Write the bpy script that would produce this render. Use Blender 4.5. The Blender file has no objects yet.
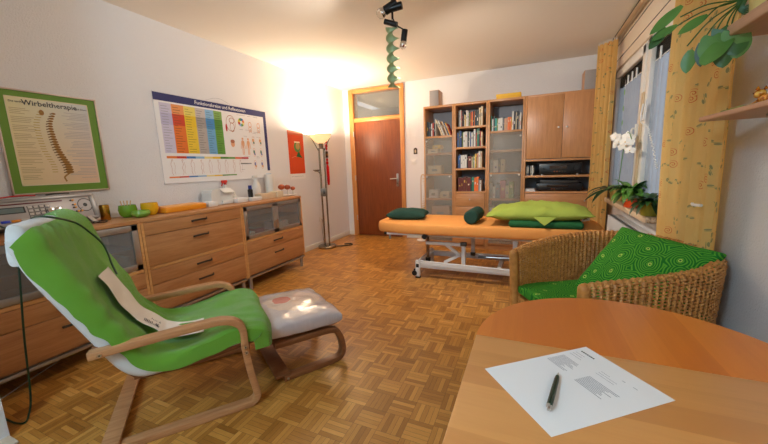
import bpy, bmesh, math, random
from mathutils import Vector, Matrix, noise
random.seed(7)
C = bpy.context.scene.collection
PI = math.pi
V = Vector

def S(r, g, b):
    f = lambda c: (c/255/12.92) if c/255 <= .04045 else ((c/255+.055)/1.055)**2.4
    return (f(r), f(g), f(b), 1)

# ---------------------------------------------------------------- materials
class N:
    def __init__(s, name):
        s.m = bpy.data.materials.new(name); s.m.use_nodes = True
        s.t = s.m.node_tree; s.t.nodes.clear()
        s.out = s.t.nodes.new('ShaderNodeOutputMaterial')
        s.b = s.n('ShaderNodeBsdfPrincipled'); s.l(s.b.outputs[0], s.out.inputs[0])
    def n(s, t, **k):
        x = s.t.nodes.new(t)
        for a, v in k.items(): setattr(x, a, v)
        return x
    def l(s, a, b): s.t.links.new(a, b)
    def put(s, sock, v):
        if isinstance(v, bpy.types.NodeSocket): s.l(v, sock)
        elif v is not None: sock.default_value = v
    def math(s, op, a, b=None, c=None):
        x = s.n('ShaderNodeMath', operation=op); s.put(x.inputs[0], a)
        if b is not None: s.put(x.inputs[1], b)
        if c is not None: s.put(x.inputs[2], c)
        return x.outputs[0]
    def vmath(s, op, a, b=None):
        x = s.n('ShaderNodeVectorMath', operation=op); s.put(x.inputs[0], a)
        if b is not None: s.put(x.inputs[1], b)
        return x.outputs['Value'] if op in ('LENGTH', 'DOT_PRODUCT', 'DISTANCE') else x.outputs[0]
    def mix(s, f, a, b):
        x = s.n('ShaderNodeMix', data_type='RGBA'); s.put(x.inputs[0], f); s.put(x.inputs[6], a); s.put(x.inputs[7], b)
        return x.outputs[2]
    def sep(s, v):
        x = s.n('ShaderNodeSeparateXYZ'); s.l(v, x.inputs[0]); return x.outputs
    def comb(s, a, b, c=0.0):
        x = s.n('ShaderNodeCombineXYZ'); s.put(x.inputs[0], a); s.put(x.inputs[1], b); s.put(x.inputs[2], c); return x.outputs[0]
    def co(s, kind='Object'): return s.n('ShaderNodeTexCoord').outputs[kind]
    def mapping(s, v, scale=(1, 1, 1), rot=(0, 0, 0)):
        x = s.n('ShaderNodeMapping'); s.l(v, x.inputs[0]); x.inputs['Scale'].default_value = scale; x.inputs['Rotation'].default_value = rot
        return x.outputs[0]
    def noise(s, v, scale, detail=3, rough=.5):
        x = s.n('ShaderNodeTexNoise'); s.l(v, x.inputs['Vector']); x.inputs['Scale'].default_value = scale
        x.inputs['Detail'].default_value = detail; x.inputs['Roughness'].default_value = rough
        return x.outputs[0]
    def ramp(s, f, stops):
        x = s.n('ShaderNodeValToRGB'); s.l(f, x.inputs[0]); e = x.color_ramp.elements
        e[0].position, e[0].color = stops[0]; e[1].position, e[1].color = stops[1]
        for p, c in stops[2:]:
            q = e.new(p); q.color = c
        return x.outputs[0]
    def bump(s, h, strength=.3, dist=.002):
        x = s.n('ShaderNodeBump'); s.l(h, x.inputs['Height']); x.inputs['Strength'].default_value = strength
        x.inputs['Distance'].default_value = dist; s.l(x.outputs[0], s.b.inputs['Normal'])
    def set(s, **k):
        for a, v in k.items(): s.put(s.b.inputs[a.replace('_', ' ')], v)
        return s

def plain(name, c, rough=.5, metal=0, nz=0, nscale=60, emit=0, coat=0, spec=.5):
    n = N(name); n.set(Base_Color=c, Roughness=rough, Metallic=metal)
    n.b.inputs['Specular IOR Level'].default_value = spec
    if coat: n.set(Coat_Weight=coat)
    if nz: n.bump(n.noise(n.co(), nscale, 4), nz, .003)
    if emit: n.set(Emission_Color=c, Emission_Strength=emit)
    return n.m

def wood(name, c1, c2, axis=0, rough=.4, scale=1.0, stave=0.0, spec=.5):
    """grain runs along axis; stave = width of the glued strips that differ a little in tone"""
    n = N(name); o = n.co()
    sc = [14, 14, 14]; sc[axis] = 1.1
    g = n.noise(n.mapping(o, tuple(x*scale for x in sc)), 3.0, 6, .6)
    sc2 = [110, 110, 110]; sc2[axis] = 5
    f = n.noise(n.mapping(o, tuple(x*scale for x in sc2)), 2.0, 2, .5)
    k = n.math('ADD', n.math('MULTIPLY', g, .7), n.math('MULTIPLY', f, .3))
    if stave:
        x = n.sep(o); a = 1 if axis != 1 else 0
        w = n.n('ShaderNodeTexWhiteNoise', noise_dimensions='1D')
        n.l(n.math('FLOOR', n.math('DIVIDE', x[a], stave)), w.inputs['W'])
        k = n.math('ADD', n.math('MULTIPLY', k, .6), n.math('MULTIPLY', w.outputs[0], .36))
    col = n.ramp(k, [(.32, c1), (.62, c2)])
    n.set(Base_Color=col, Roughness=rough); n.b.inputs['Specular IOR Level'].default_value = spec
    n.bump(f, .08, .001)
    return n.m

def fabric(name, c, c2=None, scale=350, rough=.95, strength=.4, sheen=.0, var=8):
    n = N(name); o = n.co()
    h = n.noise(o, scale, 3, .7)
    k = n.noise(o, var, 3, .5)
    n.set(Base_Color=n.mix(k, c, c2 or c), Roughness=rough)
    if sheen: n.set(Sheen_Weight=sheen)
    n.b.inputs['Specular IOR Level'].default_value = .2
    n.bump(h, strength, .004)
    return n.m

# ---------------------------------------------------------------- mesh builder
class MB:
    def __init__(s, M=None):
        s.bm = bmesh.new(); s.mats = []; s.M = M or Matrix.Identity(4); s.uv = s.bm.loops.layers.uv.new('UVMap')
    def mi(s, m):
        if m not in s.mats: s.mats.append(m)
        return s.mats.index(m)
    def add(s, vs, fs, m, smooth=False, uvs=None):
        i = s.mi(m); bv = [s.bm.verts.new(s.M @ V(v)) for v in vs]
        for f in fs:
            try: face = s.bm.faces.new([bv[k] for k in f])
            except ValueError: continue
            face.material_index = i; face.smooth = smooth
            if uvs:
                for lp, k in zip(face.loops, f): lp[s.uv].uv = uvs[k]
        return s
    def box(s, x0, x1, y0, y1, z0, z1, m, bev=0.0, seg=2, R=None):
        t = bmesh.new(); bmesh.ops.create_cube(t, size=1)
        sx, sy, sz = abs(x1-x0), abs(y1-y0), abs(z1-z0)
        for v in t.verts: v.co = V((v.co.x*sx, v.co.y*sy, v.co.z*sz))
        if bev: bmesh.ops.bevel(t, geom=t.edges[:], offset=min(bev, .45*min(sx, sy, sz)), segments=seg, affect='EDGES', profile=.5)
        T = Matrix.Translation(((x0+x1)/2, (y0+y1)/2, (z0+z1)/2))
        if R is not None: T = T @ R.to_4x4()
        vs = [T @ v.co for v in t.verts]; t.verts.index_update()
        fs = [[v.index for v in f.verts] for f in t.faces]; t.free()
        return s.add(vs, fs, m, smooth=bool(bev))
    def bar(s, a, b, w, h, m, bev=.002, up=(0, 0, 1)):
        """rectangular bar from a to b; w across, h along up"""
        a, b = V(a), V(b); d = (b-a); L = d.length; d.normalize(); u = V(up)
        if abs(d.dot(u)) > .98: u = V((0, 1, 0))
        x = d.cross(u).normalized(); z = x.cross(d).normalized()
        R = Matrix((x, d, z)).transposed(); c = (a+b)/2
        return s.box(c.x-w/2, c.x+w/2, c.y-L/2, c.y+L/2, c.z-h/2, c.z+h/2, m, bev, 1, R)
    def sweep(s, pts, sec, m, closed=False, up=(0, 0, 1), smooth=True, cap=True, scale=None, sclosed=True):
        """sec: list of (a, b) in the (side, up) frame"""
        pts = [V(p) for p in pts]; n = len(pts); k = len(sec); vs = []; prev = None
        for i, p in enumerate(pts):
            if closed: t = pts[(i+1) % n]-pts[i-1]
            else: t = pts[min(i+1, n-1)]-pts[max(i-1, 0)]
            t.normalize()
            if up is None:
                if prev is None:
                    u = V((0, 0, 1)) if abs(t.z) < .9 else V((0, 1, 0))
                else: u = prev
                x = t.cross(u).normalized(); z = x.cross(t).normalized(); prev = z
            else:
                x = t.cross(V(up)).normalized(); z = x.cross(t).normalized()
            q = scale[i] if scale else 1
            for a, b in sec: vs.append(p + x*a*q + z*b*q)
        fs = []
        for i in range(n if closed else n-1):
            j = (i+1) % n
            for a in range(k if sclosed else k-1):
                b = (a+1) % k
                fs.append((i*k+a, i*k+b, j*k+b, j*k+a))
        if cap and not closed and sclosed:
            fs.append(tuple(range(k-1, -1, -1))); fs.append(tuple((n-1)*k+a for a in range(k)))
        return s.add(vs, fs, m, smooth)
    def tube(s, pts, r, m, seg=8, closed=False, scale=None):
        return s.sweep(pts, [(r*math.cos(2*PI*i/seg), r*math.sin(2*PI*i/seg)) for i in range(seg)], m, closed, None, True, True, scale)
    def cyl(s, a, b, r, m, r2=None, seg=16):
        return s.tube([a, b], r, m, seg, scale=[1, (r if r2 is None else r2)/r])
    def lathe(s, prof, m, c=(0, 0, 0), seg=28, smooth=True, R=None):
        """prof: (radius, z); closed at the axis when the radius is 0"""
        vs = []; fs = []; idx = []
        for r, z in prof:
            if r < 1e-6: idx.append([len(vs)]*seg); vs.append(V((0, 0, z)))
            else:
                idx.append(list(range(len(vs), len(vs)+seg)))
                vs += [V((r*math.cos(2*PI*i/seg), r*math.sin(2*PI*i/seg), z)) for i in range(seg)]
        for p, q in zip(idx, idx[1:]):
            for i in range(seg):
                j = (i+1) % seg; f = []
                for v in (p[i], p[j], q[j], q[i]):
                    if v not in f: f.append(v)
                if len(f) > 2: fs.append(f)
        T = Matrix.Translation(c)
        if R is not None: T = T @ R.to_4x4()
        return s.add([T @ v for v in vs], fs, m, smooth)
    def ball(s, c, r, m, sc=(1, 1, 1), seg=16, R=None):
        n = seg//2; prof = [(abs(math.sin(PI*i/n))*r if 0 < i < n else 0, -math.cos(PI*i/n)*r) for i in range(n+1)]
        T = Matrix.Identity(3)
        for i in range(3): T[i][i] = sc[i]
        return s.lathe(prof, m, c, seg, R=(R @ T if R is not None else T))
    def prism(s, poly, z0, z1, m, smooth=False):
        n = len(poly); vs = [(x, y, z0) for x, y in poly]+[(x, y, z1) for x, y in poly]
        fs = [tuple(range(n-1, -1, -1)), tuple(range(n, 2*n))]+[(i, (i+1) % n, n+(i+1) % n, n+i) for i in range(n)]
        return s.add(vs, fs, m, smooth)
    def surf(s, fn, nu, nv, m, thick=0.0, smooth=True, uvf=None, closed_u=False):
        """fn(u, v) -> point, u and v in 0..1"""
        P = [[V(fn(i/nu, j/nv)) for j in range(nv+1)] for i in range(nu+1)]
        W = nv+1; vs = [p for r in P for p in r]; q = [(i*W+j, (i+1)*W+j, (i+1)*W+j+1, i*W+j+1) for i in range(nu) for j in range(nv)]
        uvs = [((uvf(i/nu, j/nv)) if uvf else (i/nu, j/nv)) for i in range(nu+1) for j in range(nv+1)]
        fs = list(q)
        if thick:
            Nn = [V((0, 0, 0)) for _ in vs]
            for a, b, c, d in q:
                k = (vs[c]-vs[a]).cross(vs[d]-vs[b])
                for t in (a, b, c, d): Nn[t] += k
            n0 = len(vs); vs += [v - Nn[i].normalized()*thick for i, v in enumerate(vs)]; uvs += uvs
            fs += [(d+n0, c+n0, b+n0, a+n0) for a, b, c, d in q]
            ring = [i*W for i in range(nu+1)] + [nu*W+j for j in range(1, W)] + [i*W+nv for i in range(nu-1, -1, -1)] + [j for j in range(nv-1, 0, -1)]
            for a, b in zip(ring, ring[1:]+ring[:1]): fs.append((b, a, a+n0, b+n0))
        return s.add(vs, fs, m, smooth, uvs)
    def pillow(s, w, d, h, m, T=None, n=26, pinch=.07, wr=.006, seed=0, p=.5, base=None):
        """soft cushion of size w x d x h round the origin"""
        T = T or Matrix.Identity(4); W = n+1; vs = []; uvs = []
        for side in (1, -1):
            for i in range(W):
                for j in range(W):
                    u, v = math.sin((2*i/n-1)*PI/2), math.sin((2*j/n-1)*PI/2)
                    x = w/2*u*(1-pinch*(1-v*v)); y = d/2*v*(1-pinch*(1-u*u))
                    z = h/2*(max(0, (1-u*u))*max(0, (1-v*v)))**(p*.5+.05)*side
                    q = V((x, y, z)); k = noise.noise(V((x*9+seed, y*9, side*3)))*wr + noise.noise(V((x*22+seed, y*7, side)))*wr*.5
                    if 0 < i < n and 0 < j < n: q.z += k*(1 if side > 0 else .5)
                    if base is not None: q.z = max(q.z, base)
                    vs.append(T @ q); uvs.append((x, y))
        fs = []
        for i in range(n):
            for j in range(n):
                a = i*W+j; q = (a, a+W, a+W+1, a+1); fs.append(q); o = W*W; fs.append(tuple(k+o for k in reversed(q)))
        s.add(vs, fs, m, True, uvs)
        bmesh.ops.remove_doubles(s.bm, verts=s.bm.verts[:], dist=1e-5)
        return s
    def text(s, txt, size, T, m, align='CENTER', lift=.0005):
        cu = bpy.data.curves.new('t', 'FONT'); cu.body = txt; cu.size = size; cu.align_x = align; cu.align_y = 'CENTER'
        cu.resolution_u = 2; cu.offset = size*.012
        ob = bpy.data.objects.new('t', cu); C.objects.link(ob); bpy.context.view_layer.update()
        me = ob.to_mesh(); s.add([T @ V((v.co.x, v.co.y, lift)) for v in me.vertices], [tuple(p.vertices) for p in me.polygons], m)
        ob.to_mesh_clear(); bpy.data.objects.remove(ob); bpy.data.curves.remove(cu)
        return s
    def quad(s, T, u0, u1, v0, v1, m, lift=.0005):
        return s.add([T @ V(p) for p in ((u0, v0, lift), (u1, v0, lift), (u1, v1, lift), (u0, v1, lift))], [(0, 1, 2, 3)], m)
    def disc(s, T, u, v, r, m, lift=.0005, ru=None, seg=20, a0=0, a1=2*PI, rin=0):
        ru = ru or r; P = []
        for i in range(seg+1):
            a = a0+(a1-a0)*i/seg; P.append(V((u+ru*math.cos(a), v+r*math.sin(a), lift)))
        if rin:
            Q = [V((u+(p.x-u)*rin, v+(p.y-v)*rin, lift)) for p in P]
            return s.add([T @ p for p in P+Q], [(i, i+1, seg+2+i, seg+1+i) for i in range(seg)], m)
        return s.add([T @ p for p in [V((u, v, lift))]+P], [(0, i+1, i+2) for i in range(seg)], m)
    def line(s, T, pts, w, m, lift=.0006):
        for (a, b), (c, d) in zip(pts, pts[1:]):
            t = V((c-a, d-b, 0)); L = t.length
            if L < 1e-6: continue
            q = V((-t.y, t.x, 0))/L*w/2
            s.add([T @ V((a-q.x, b-q.y, lift)), T @ V((c-q.x, d-q.y, lift)), T @ V((c+q.x, d+q.y, lift)), T @ V((a+q.x, b+q.y, lift))], [(0, 1, 2, 3)], m)
        return s

def link(name, mb, origin=None, world=None, autosm=38):
    bm = mb.bm
    bmesh.ops.recalc_face_normals(bm, faces=[f for f in bm.faces if True]) if getattr(mb, 'fix', True) else None
    for e in bm.edges:
        if len(e.link_faces) == 2 and e.calc_face_angle(0) > math.radians(autosm): e.smooth = False
    if origin is not None:
        for v in bm.verts: v.co -= origin
    if world is not None:
        inv = world.inverted()
        for v in bm.verts: v.co = inv @ v.co
    me = bpy.data.meshes.new(name); bm.to_mesh(me); bm.free()
    for m in mb.mats: me.materials.append(m)
    o = bpy.data.objects.new(name, me); C.objects.link(o)
    return o

def thing(name, label, cat, loc, rz=0, group=None):
    o = bpy.data.objects.new(name, None); C.objects.link(o); o.empty_display_size = .1
    o.location = loc; o.rotation_euler = (0, 0, rz); o['label'] = label; o['category'] = cat
    if group: o['group'] = group
    o['_mw'] = 0; del o['_mw']
    return o

def mw(o):
    m = Matrix.Translation(o.location) @ o.rotation_euler.to_matrix().to_4x4()
    return mw(o.parent) @ m if o.parent else m

def part(name, mb, parent, label=None, w=True):
    """a part built in world coordinates (w) or in the thing's own frame"""
    o = link(name, mb, world=mw(parent) if w else None); o.parent = parent
    if label: o['label'] = label
    return o

def solo(name, mb, label, cat, group=None):
    bm = mb.bm; xs = [v.co.x for v in bm.verts]; ys = [v.co.y for v in bm.verts]; zs = [v.co.z for v in bm.verts]
    c = V(((min(xs)+max(xs))/2, (min(ys)+max(ys))/2, min(zs)))
    o = link(name, mb, origin=c); o.location = c; o['label'] = label; o['category'] = cat
    if group: o['group'] = group
    return o

def struct(name, mb, parent=None):
    o = link(name, mb)
    if parent: o.parent = parent
    else: o['kind'] = 'structure'
    return o

def frame(o, u, v):
    u, v = V(u).normalized(), V(v).normalized(); n = u.cross(v)
    M = Matrix((u, v, n)).transposed().to_4x4(); M.translation = V(o); return M

def arc(c, r, a0, a1, n):
    return [(c[0]+r*math.cos(a0+(a1-a0)*i/n), c[1]+r*math.sin(a0+(a1-a0)*i/n)) for i in range(n+1)]

def smoothpath(pts, n=8):
    """Catmull-Rom"""
    P = [V(p) for p in pts]; P = [2*P[0]-P[1]]+P+[2*P[-1]-P[-2]]; out = []
    for i in range(1, len(P)-2):
        a, b, c, d = P[i-1:i+3]
        for k in range(n):
            t = k/n; out.append(.5*((2*b)+(c-a)*t+(2*a-5*b+4*c-d)*t*t+(3*b-a-3*c+d)*t**3))
    out.append(P[-2]); return out

def rrect(w, h, r, k=4):
    out = []
    for cx, cy, a in ((w/2-r, h/2-r, 0), (-w/2+r, h/2-r, PI/2), (-w/2+r, -h/2+r, PI), (w/2-r, -h/2+r, 1.5*PI)):
        out += [(cx+r*math.cos(a+PI/2*i/k), cy+r*math.sin(a+PI/2*i/k)) for i in range(k+1)]
    return out
# ---------------------------------------------------------------- the shared materials
def plaster(name, c, sc=90, st=.5):
    n = N(name); o = n.co(); n.set(Base_Color=c, Roughness=.93); n.b.inputs['Specular IOR Level'].default_value = .15
    n.bump(n.noise(o, sc, 5, .65), st, .012); return n.m
WALL = plaster('wall_plaster', S(230, 228, 229))
CEIL = plaster('ceiling_plaster', S(234, 226, 216), 120, .3)
WHITE = plain('white_paint', S(232, 230, 226), .45)
BEECH = wood('beech', S(176, 120, 74), S(203, 150, 100), 0, .38)
BEECHV = wood('beech_upright', S(176, 120, 74), S(203, 150, 100), 2, .38)
BEECHY = wood('beech_drawer_front', S(170, 112, 66), S(196, 140, 90), 1, .38)
BEECHD = wood('beech_door_front', S(176, 120, 76), S(202, 146, 98), 2, .36)
EDGE = wood('beech_edge', S(196, 138, 80), S(222, 166, 104), 1, .4)
EDGEX = wood('beech_edge_shelf', S(196, 138, 80), S(222, 166, 104), 0, .4)
PINE = wood('pine_door_frame', S(186, 116, 56), S(214, 148, 84), 2, .35)
DOORW = wood('dark_door_veneer', S(112, 54, 26), S(136, 70, 34), 2, .35, 1.0)
STEEL = plain('brushed_steel', S(190, 186, 180), .28, 1)
ALU = plain('aluminium', S(188, 186, 184), .38, .9)
DKMETAL = plain('dark_metal', S(92, 86, 80), .35, .9)
BLACK = plain('black_plastic', S(18, 18, 19), .4)
GAP = plain('black_gap', S(12, 10, 9), .8)
GREYBACK = plain('grey_back_panel', S(150, 152, 160), .8)
WHITEM = plain('white_enamelled_steel', S(214, 212, 210), .35)
PAPER = plain('white_paper', S(238, 236, 236), .7)
INK = plain('dark_ink', S(50, 50, 56), .7)
INKG = plain('grey_ink', S(150, 150, 156), .7)

def parquet():
    n = N('mosaic_parquet'); o = n.sep(n.co()); q = .12; k = 5
    bx, by = n.math('DIVIDE', n.math('ADD', o[0], .012), q), n.math('DIVIDE', n.math('ADD', o[1], -.007), q)
    ix, iy = n.math('FLOOR', bx), n.math('FLOOR', by); fx, fy = n.math('FRACT', bx), n.math('FRACT', by)
    par = n.math('FLOORED_MODULO', n.math('ADD', ix, iy), 2.0)
    a = n.math('ADD', n.math('MULTIPLY', fx, par), n.math('MULTIPLY', fy, n.math('SUBTRACT', 1, par)))   # across strips
    b = n.math('ADD', n.math('MULTIPLY', fy, par), n.math('MULTIPLY', fx, n.math('SUBTRACT', 1, par)))   # along strips
    st = n.math('MULTIPLY', a, float(k)); si = n.math('FLOOR', st); sf = n.math('FRACT', st)
    w = n.n('ShaderNodeTexWhiteNoise', noise_dimensions='3D'); n.l(n.comb(ix, iy, si), w.inputs['Vector'])
    r = w.outputs[0]
    w2 = n.n('ShaderNodeTexWhiteNoise', noise_dimensions='2D'); n.l(n.comb(ix, iy), w2.inputs['Vector'])
    g = n.noise(n.comb(n.math('ADD', n.math('MULTIPLY', b, .8), n.math('MULTIPLY', r, 37.0)), n.math('ADD', n.math('MULTIPLY', a, 9.0), n.math('MULTIPLY', iy, 5.0)), ix), 3.0, 5, .6)
    t = n.math('ADD', n.math('ADD', n.math('MULTIPLY', r, .5), n.math('MULTIPLY', w2.outputs[0], .2)), n.math('MULTIPLY', g, .42))
    col = n.ramp(t, [(.2, S(146, 92, 36)), (.95, S(216, 158, 82)), (.5, S(178, 120, 52)), (.72, S(198, 140, 66))])
    ed = n.math('MINIMUM', n.math('MINIMUM', sf, n.math('SUBTRACT', 1, sf)), n.math('MULTIPLY', n.math('MINIMUM', b, n.math('SUBTRACT', 1, b)), 5.0))
    gap = n.math('LESS_THAN', ed, .03)
    n.set(Base_Color=n.mix(n.math('MULTIPLY', gap, .75), col, S(60, 34, 14)), Roughness=n.math('ADD', .27, n.math('MULTIPLY', g, .12)))
    n.b.inputs['Specular IOR Level'].default_value = .45
    n.bump(n.math('ADD', n.math('MULTIPLY', gap, -1.0), n.math('MULTIPLY', r, .25)), .35, .001)
    return n.m

XL, XR, YB, YF, H = -2.988, .90, 5.182, -1.3, 2.502
struct('floor', MB().box(XL-.2, XR+.4, YF-.2, YB+2.2, -.08, 0, parquet()))
struct('ceiling', MB().box(XL-.2, XR+.4, YF-.2, YB+2.2, H, H+.12, CEIL))
struct('wall_left', MB().box(XL-.2, XL, YF-.2, YB+.15, 0, H, WALL))
m = MB(); m.box(XL, -2.874, YB, YB+.15, 0, H, WALL); m.box(-1.877, XR+.02, YB, YB+.15, 0, H, WALL); m.box(-2.874, -1.877, YB, YB+.15, 2.487, H, WALL)
struct('wall_back', m)
struct('wall_front', MB().box(XL, XR, YF-.2, YF, 0, H, WALL))
# window wall with its opening
Wy0, Wy1, Wz0, Wz1 = 2.42, 4.86, .78, 2.20
m = MB(); m.box(XR, XR+.25, YF-.2, Wy0, 0, H, WALL); m.box(XR, XR+.25, Wy1, YB+.15, 0, H, WALL)
m.box(XR, XR+.25, Wy0, Wy1, 0, Wz0, WALL); m.box(XR+.02, XR+.25, Wy0, Wy1, Wz1, H, WALL)
struct('wall_right', m)
# short wall end by the armchair, with its skirting
m = MB(); m.box(XL, -2.213, .25, .537, 0, H, WALL)
struct('wall_corner', m)
BASEM = plain('white_skirting', S(226, 222, 214), .5)
m = MB(); m.box(XL, -2.12, .20, .537, 0, .010, plain('beige_skirting', S(208, 192, 172), .6), .004); struct('baseboard_corner', m)
m = MB(); m.box(XL, XL+.014, 3.32, YB, 0, .075, BASEM, .004); struct('baseboard_left', m)
m = MB(); m.box(XL+.014, -2.874, YB-.014, YB, 0, .075, BASEM, .004); struct('baseboard_back', m)
m = MB(); m.box(-1.877, -1.42, YB-.014, YB, 0, .075, BASEM, .004); struct('baseboard_back', m)
m = MB(); m.box(XR-.014, XR, YF, 5.17, 0, .075, BASEM, .004); struct('baseboard_right', m)
# passage behind the door, seen through the fanlight
m = MB(); G = plaster('passage_plaster', S(190, 188, 184))
m.box(-3.4, -1.2, 7.2, 7.3, 0, H, G); m.box(-3.5, -3.4, YB+.15, 7.3, 0, H, G); m.box(-1.2, -1.1, YB+.15, 7.3, 0, H, G)
struct('wall_passage', m)

# door: frame, transom window, leaf, handle, hinges
xl, xr = -2.874, -1.877
m = MB()
m.box(xl, xl+.085, YB-.028, YB+.15, 0, 2.487, PINE, .004); m.box(xr-.07, xr, YB-.028, YB+.15, 0, 2.487, PINE, .004)
m.box(xl+.085, xr-.07, YB-.028, YB+.15, 2.425, 2.487, wood('pine_rail', S(186, 116, 56), S(214, 148, 84), 0, .35), .004)
m.box(xl+.085, xr-.07, YB-.02, YB+.12, 1.955, 2.02, bpy.data.materials['pine_rail'], .004)
door = struct('door_1', m)
DOORW2 = DOORW
m = MB(); m.box(xl+.088, xr-.073, YB-.012, YB+.03, .012, 1.95, DOORW2, .003); struct('door_leaf', m, door)
gl = N('transom_glass'); gl.set(Base_Color=S(225, 230, 230), Roughness=.03, Transmission_Weight=.9, IOR=1.45)
m = MB(); m.box(xl+.085, xr-.07, YB+.03, YB+.036, 2.02, 2.425, gl.m); struct('transom_pane', m, door)
m = MB(); m.box(-2.035, -2.0, YB-.024, YB-.012, .87, 1.08, STEEL, .004)
m.tube([(-2.018, YB-.02, 1.0), (-2.018, YB-.06, 1.0), (-2.03, YB-.068, 1.0), (-2.13, YB-.068, .995)], .009, STEEL, 10)
m.cyl((-2.018, YB-.03, .92), (-2.018, YB-.02, .92), .01, DKMETAL)
struct('door_handle', m, door)
for z in (.28, .98, 1.72):
    m = MB(); m.cyl((xl+.082, YB-.034, z), (xl+.082, YB-.034, z+.085), .009, STEEL, seg=10); struct('door_hinge', m, door)

# roller shutter casing above the window
CAS = plain('cream_casing', S(226, 210, 190), .5)
m = MB(); m.box(.867, XR+.02, 2.05, 4.95, 2.19, H, CAS, .003); m.box(.863, .867, 2.05, 4.95, 2.29, 2.294, GAP); m.box(.863, .867, 2.05, 4.95, 2.455, 2.46, GAP)
struct('trim_1', m)
# window: frame, two sashes with panes, handle, sill
FR = plain('white_window_frame', S(226, 222, 216), .35)
m = MB(); x0, x1 = .885, .96
m.box(x0, x1, Wy0, Wy1, Wz0, Wz0+.05, FR, .004); m.box(x0, x1, Wy0, Wy1, Wz1-.05, Wz1, FR, .004)
m.box(x0, x1, Wy0, Wy0+.06, Wz0, Wz1, FR, .004); m.box(x0, x1, Wy1-.06, Wy1, Wz0, Wz1, FR, .004); m.box(x0, x1, 3.60, 3.69, Wz0, Wz1, FR, .004)
win = struct('window_1', m)
gl = N('window_glass'); gl.set(Base_Color=S(235, 240, 242), Roughness=.0, Transmission_Weight=1.0, IOR=1.01)
for i, (a, b) in enumerate(((3.685, 4.80), (2.48, 3.605))):
    m = MB(); x0, x1 = .868, .925; z0, z1 = Wz0+.04, Wz1-.04; t = .075
    m.box(x0, x1, a, b, z0, z0+t, FR, .006); m.box(x0, x1, a, b, z1-t, z1, FR, .006); m.box(x0, x1, a, a+t, z0, z1, FR, .006); m.box(x0, x1, b-t, b, z0, z1, FR, .006)
    sash = struct('window_sash', m, win)
    m = MB(); m.box(.90, .904, a+t, b-t, z0+t, z1-t, gl.m); struct('window_pane', m, sash)
    m = MB(); m.box(.906, .93, a+t-.01, b-t+.01, z1-t-.10, z1-t+.02, plain('dark_shutter', S(36, 30, 28), .6)); struct('roller_shutter', m, sash)
m = MB(); m.box(.85, .868, 3.715, 3.745, 1.40, 1.50, FR, .004); m.tube([(.855, 3.73, 1.46), (.83, 3.73, 1.46), (.825, 3.73, 1.45), (.825, 3.735, 1.34)], .008, FR, 8)
struct('window_handle', m, win)
for y in (3.60, 3.64):
    m = MB(); m.box(.855, .868, y-.009, y+.009, .95, 1.75, plain('beige_strip', S(208, 184, 150), .5) if 'beige_strip' not in bpy.data.materials else bpy.data.materials['beige_strip'], .002); struct('sash_strip', m, win)
SILL = N('stone_sill'); SILL.set(Base_Color=SILL.ramp(SILL.noise(SILL.co(), 60, 4), [(.4, S(120, 100, 80)), (.6, S(206, 180, 150))]), Roughness=.3)
m = MB(); m.box(.775, .885, 2.88, 4.36, .735, .775, SILL.m, .004); m.box(.86, .885, 2.44, 2.88, .735, .775, SILL.m, .002); m.box(.768, .777, 2.90, 4.36, .732, .776, plain('sill_edge', S(214, 190, 160), .5), .003)
struct('trim_2', m)

# curtain rail on the ceiling
m = MB(); m.box(.785, .825, 1.9, 4.78, H-.022, H-.001, plain('rail_wood', S(208, 180, 146), .5), .003); m.box(.781, .785, 1.9, 4.78, H-.016, H-.008, GAP)
m.cyl((.80, 4.70, H-.09), (.80, 4.70, H-.02), .006, DKMETAL, seg=8)
rail = thing('curtain_rail', 'long narrow ceiling rail carrying the yellow curtains', 'curtain rail', (.80, 3.3, H-.03)); part('track', m, rail)
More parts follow.
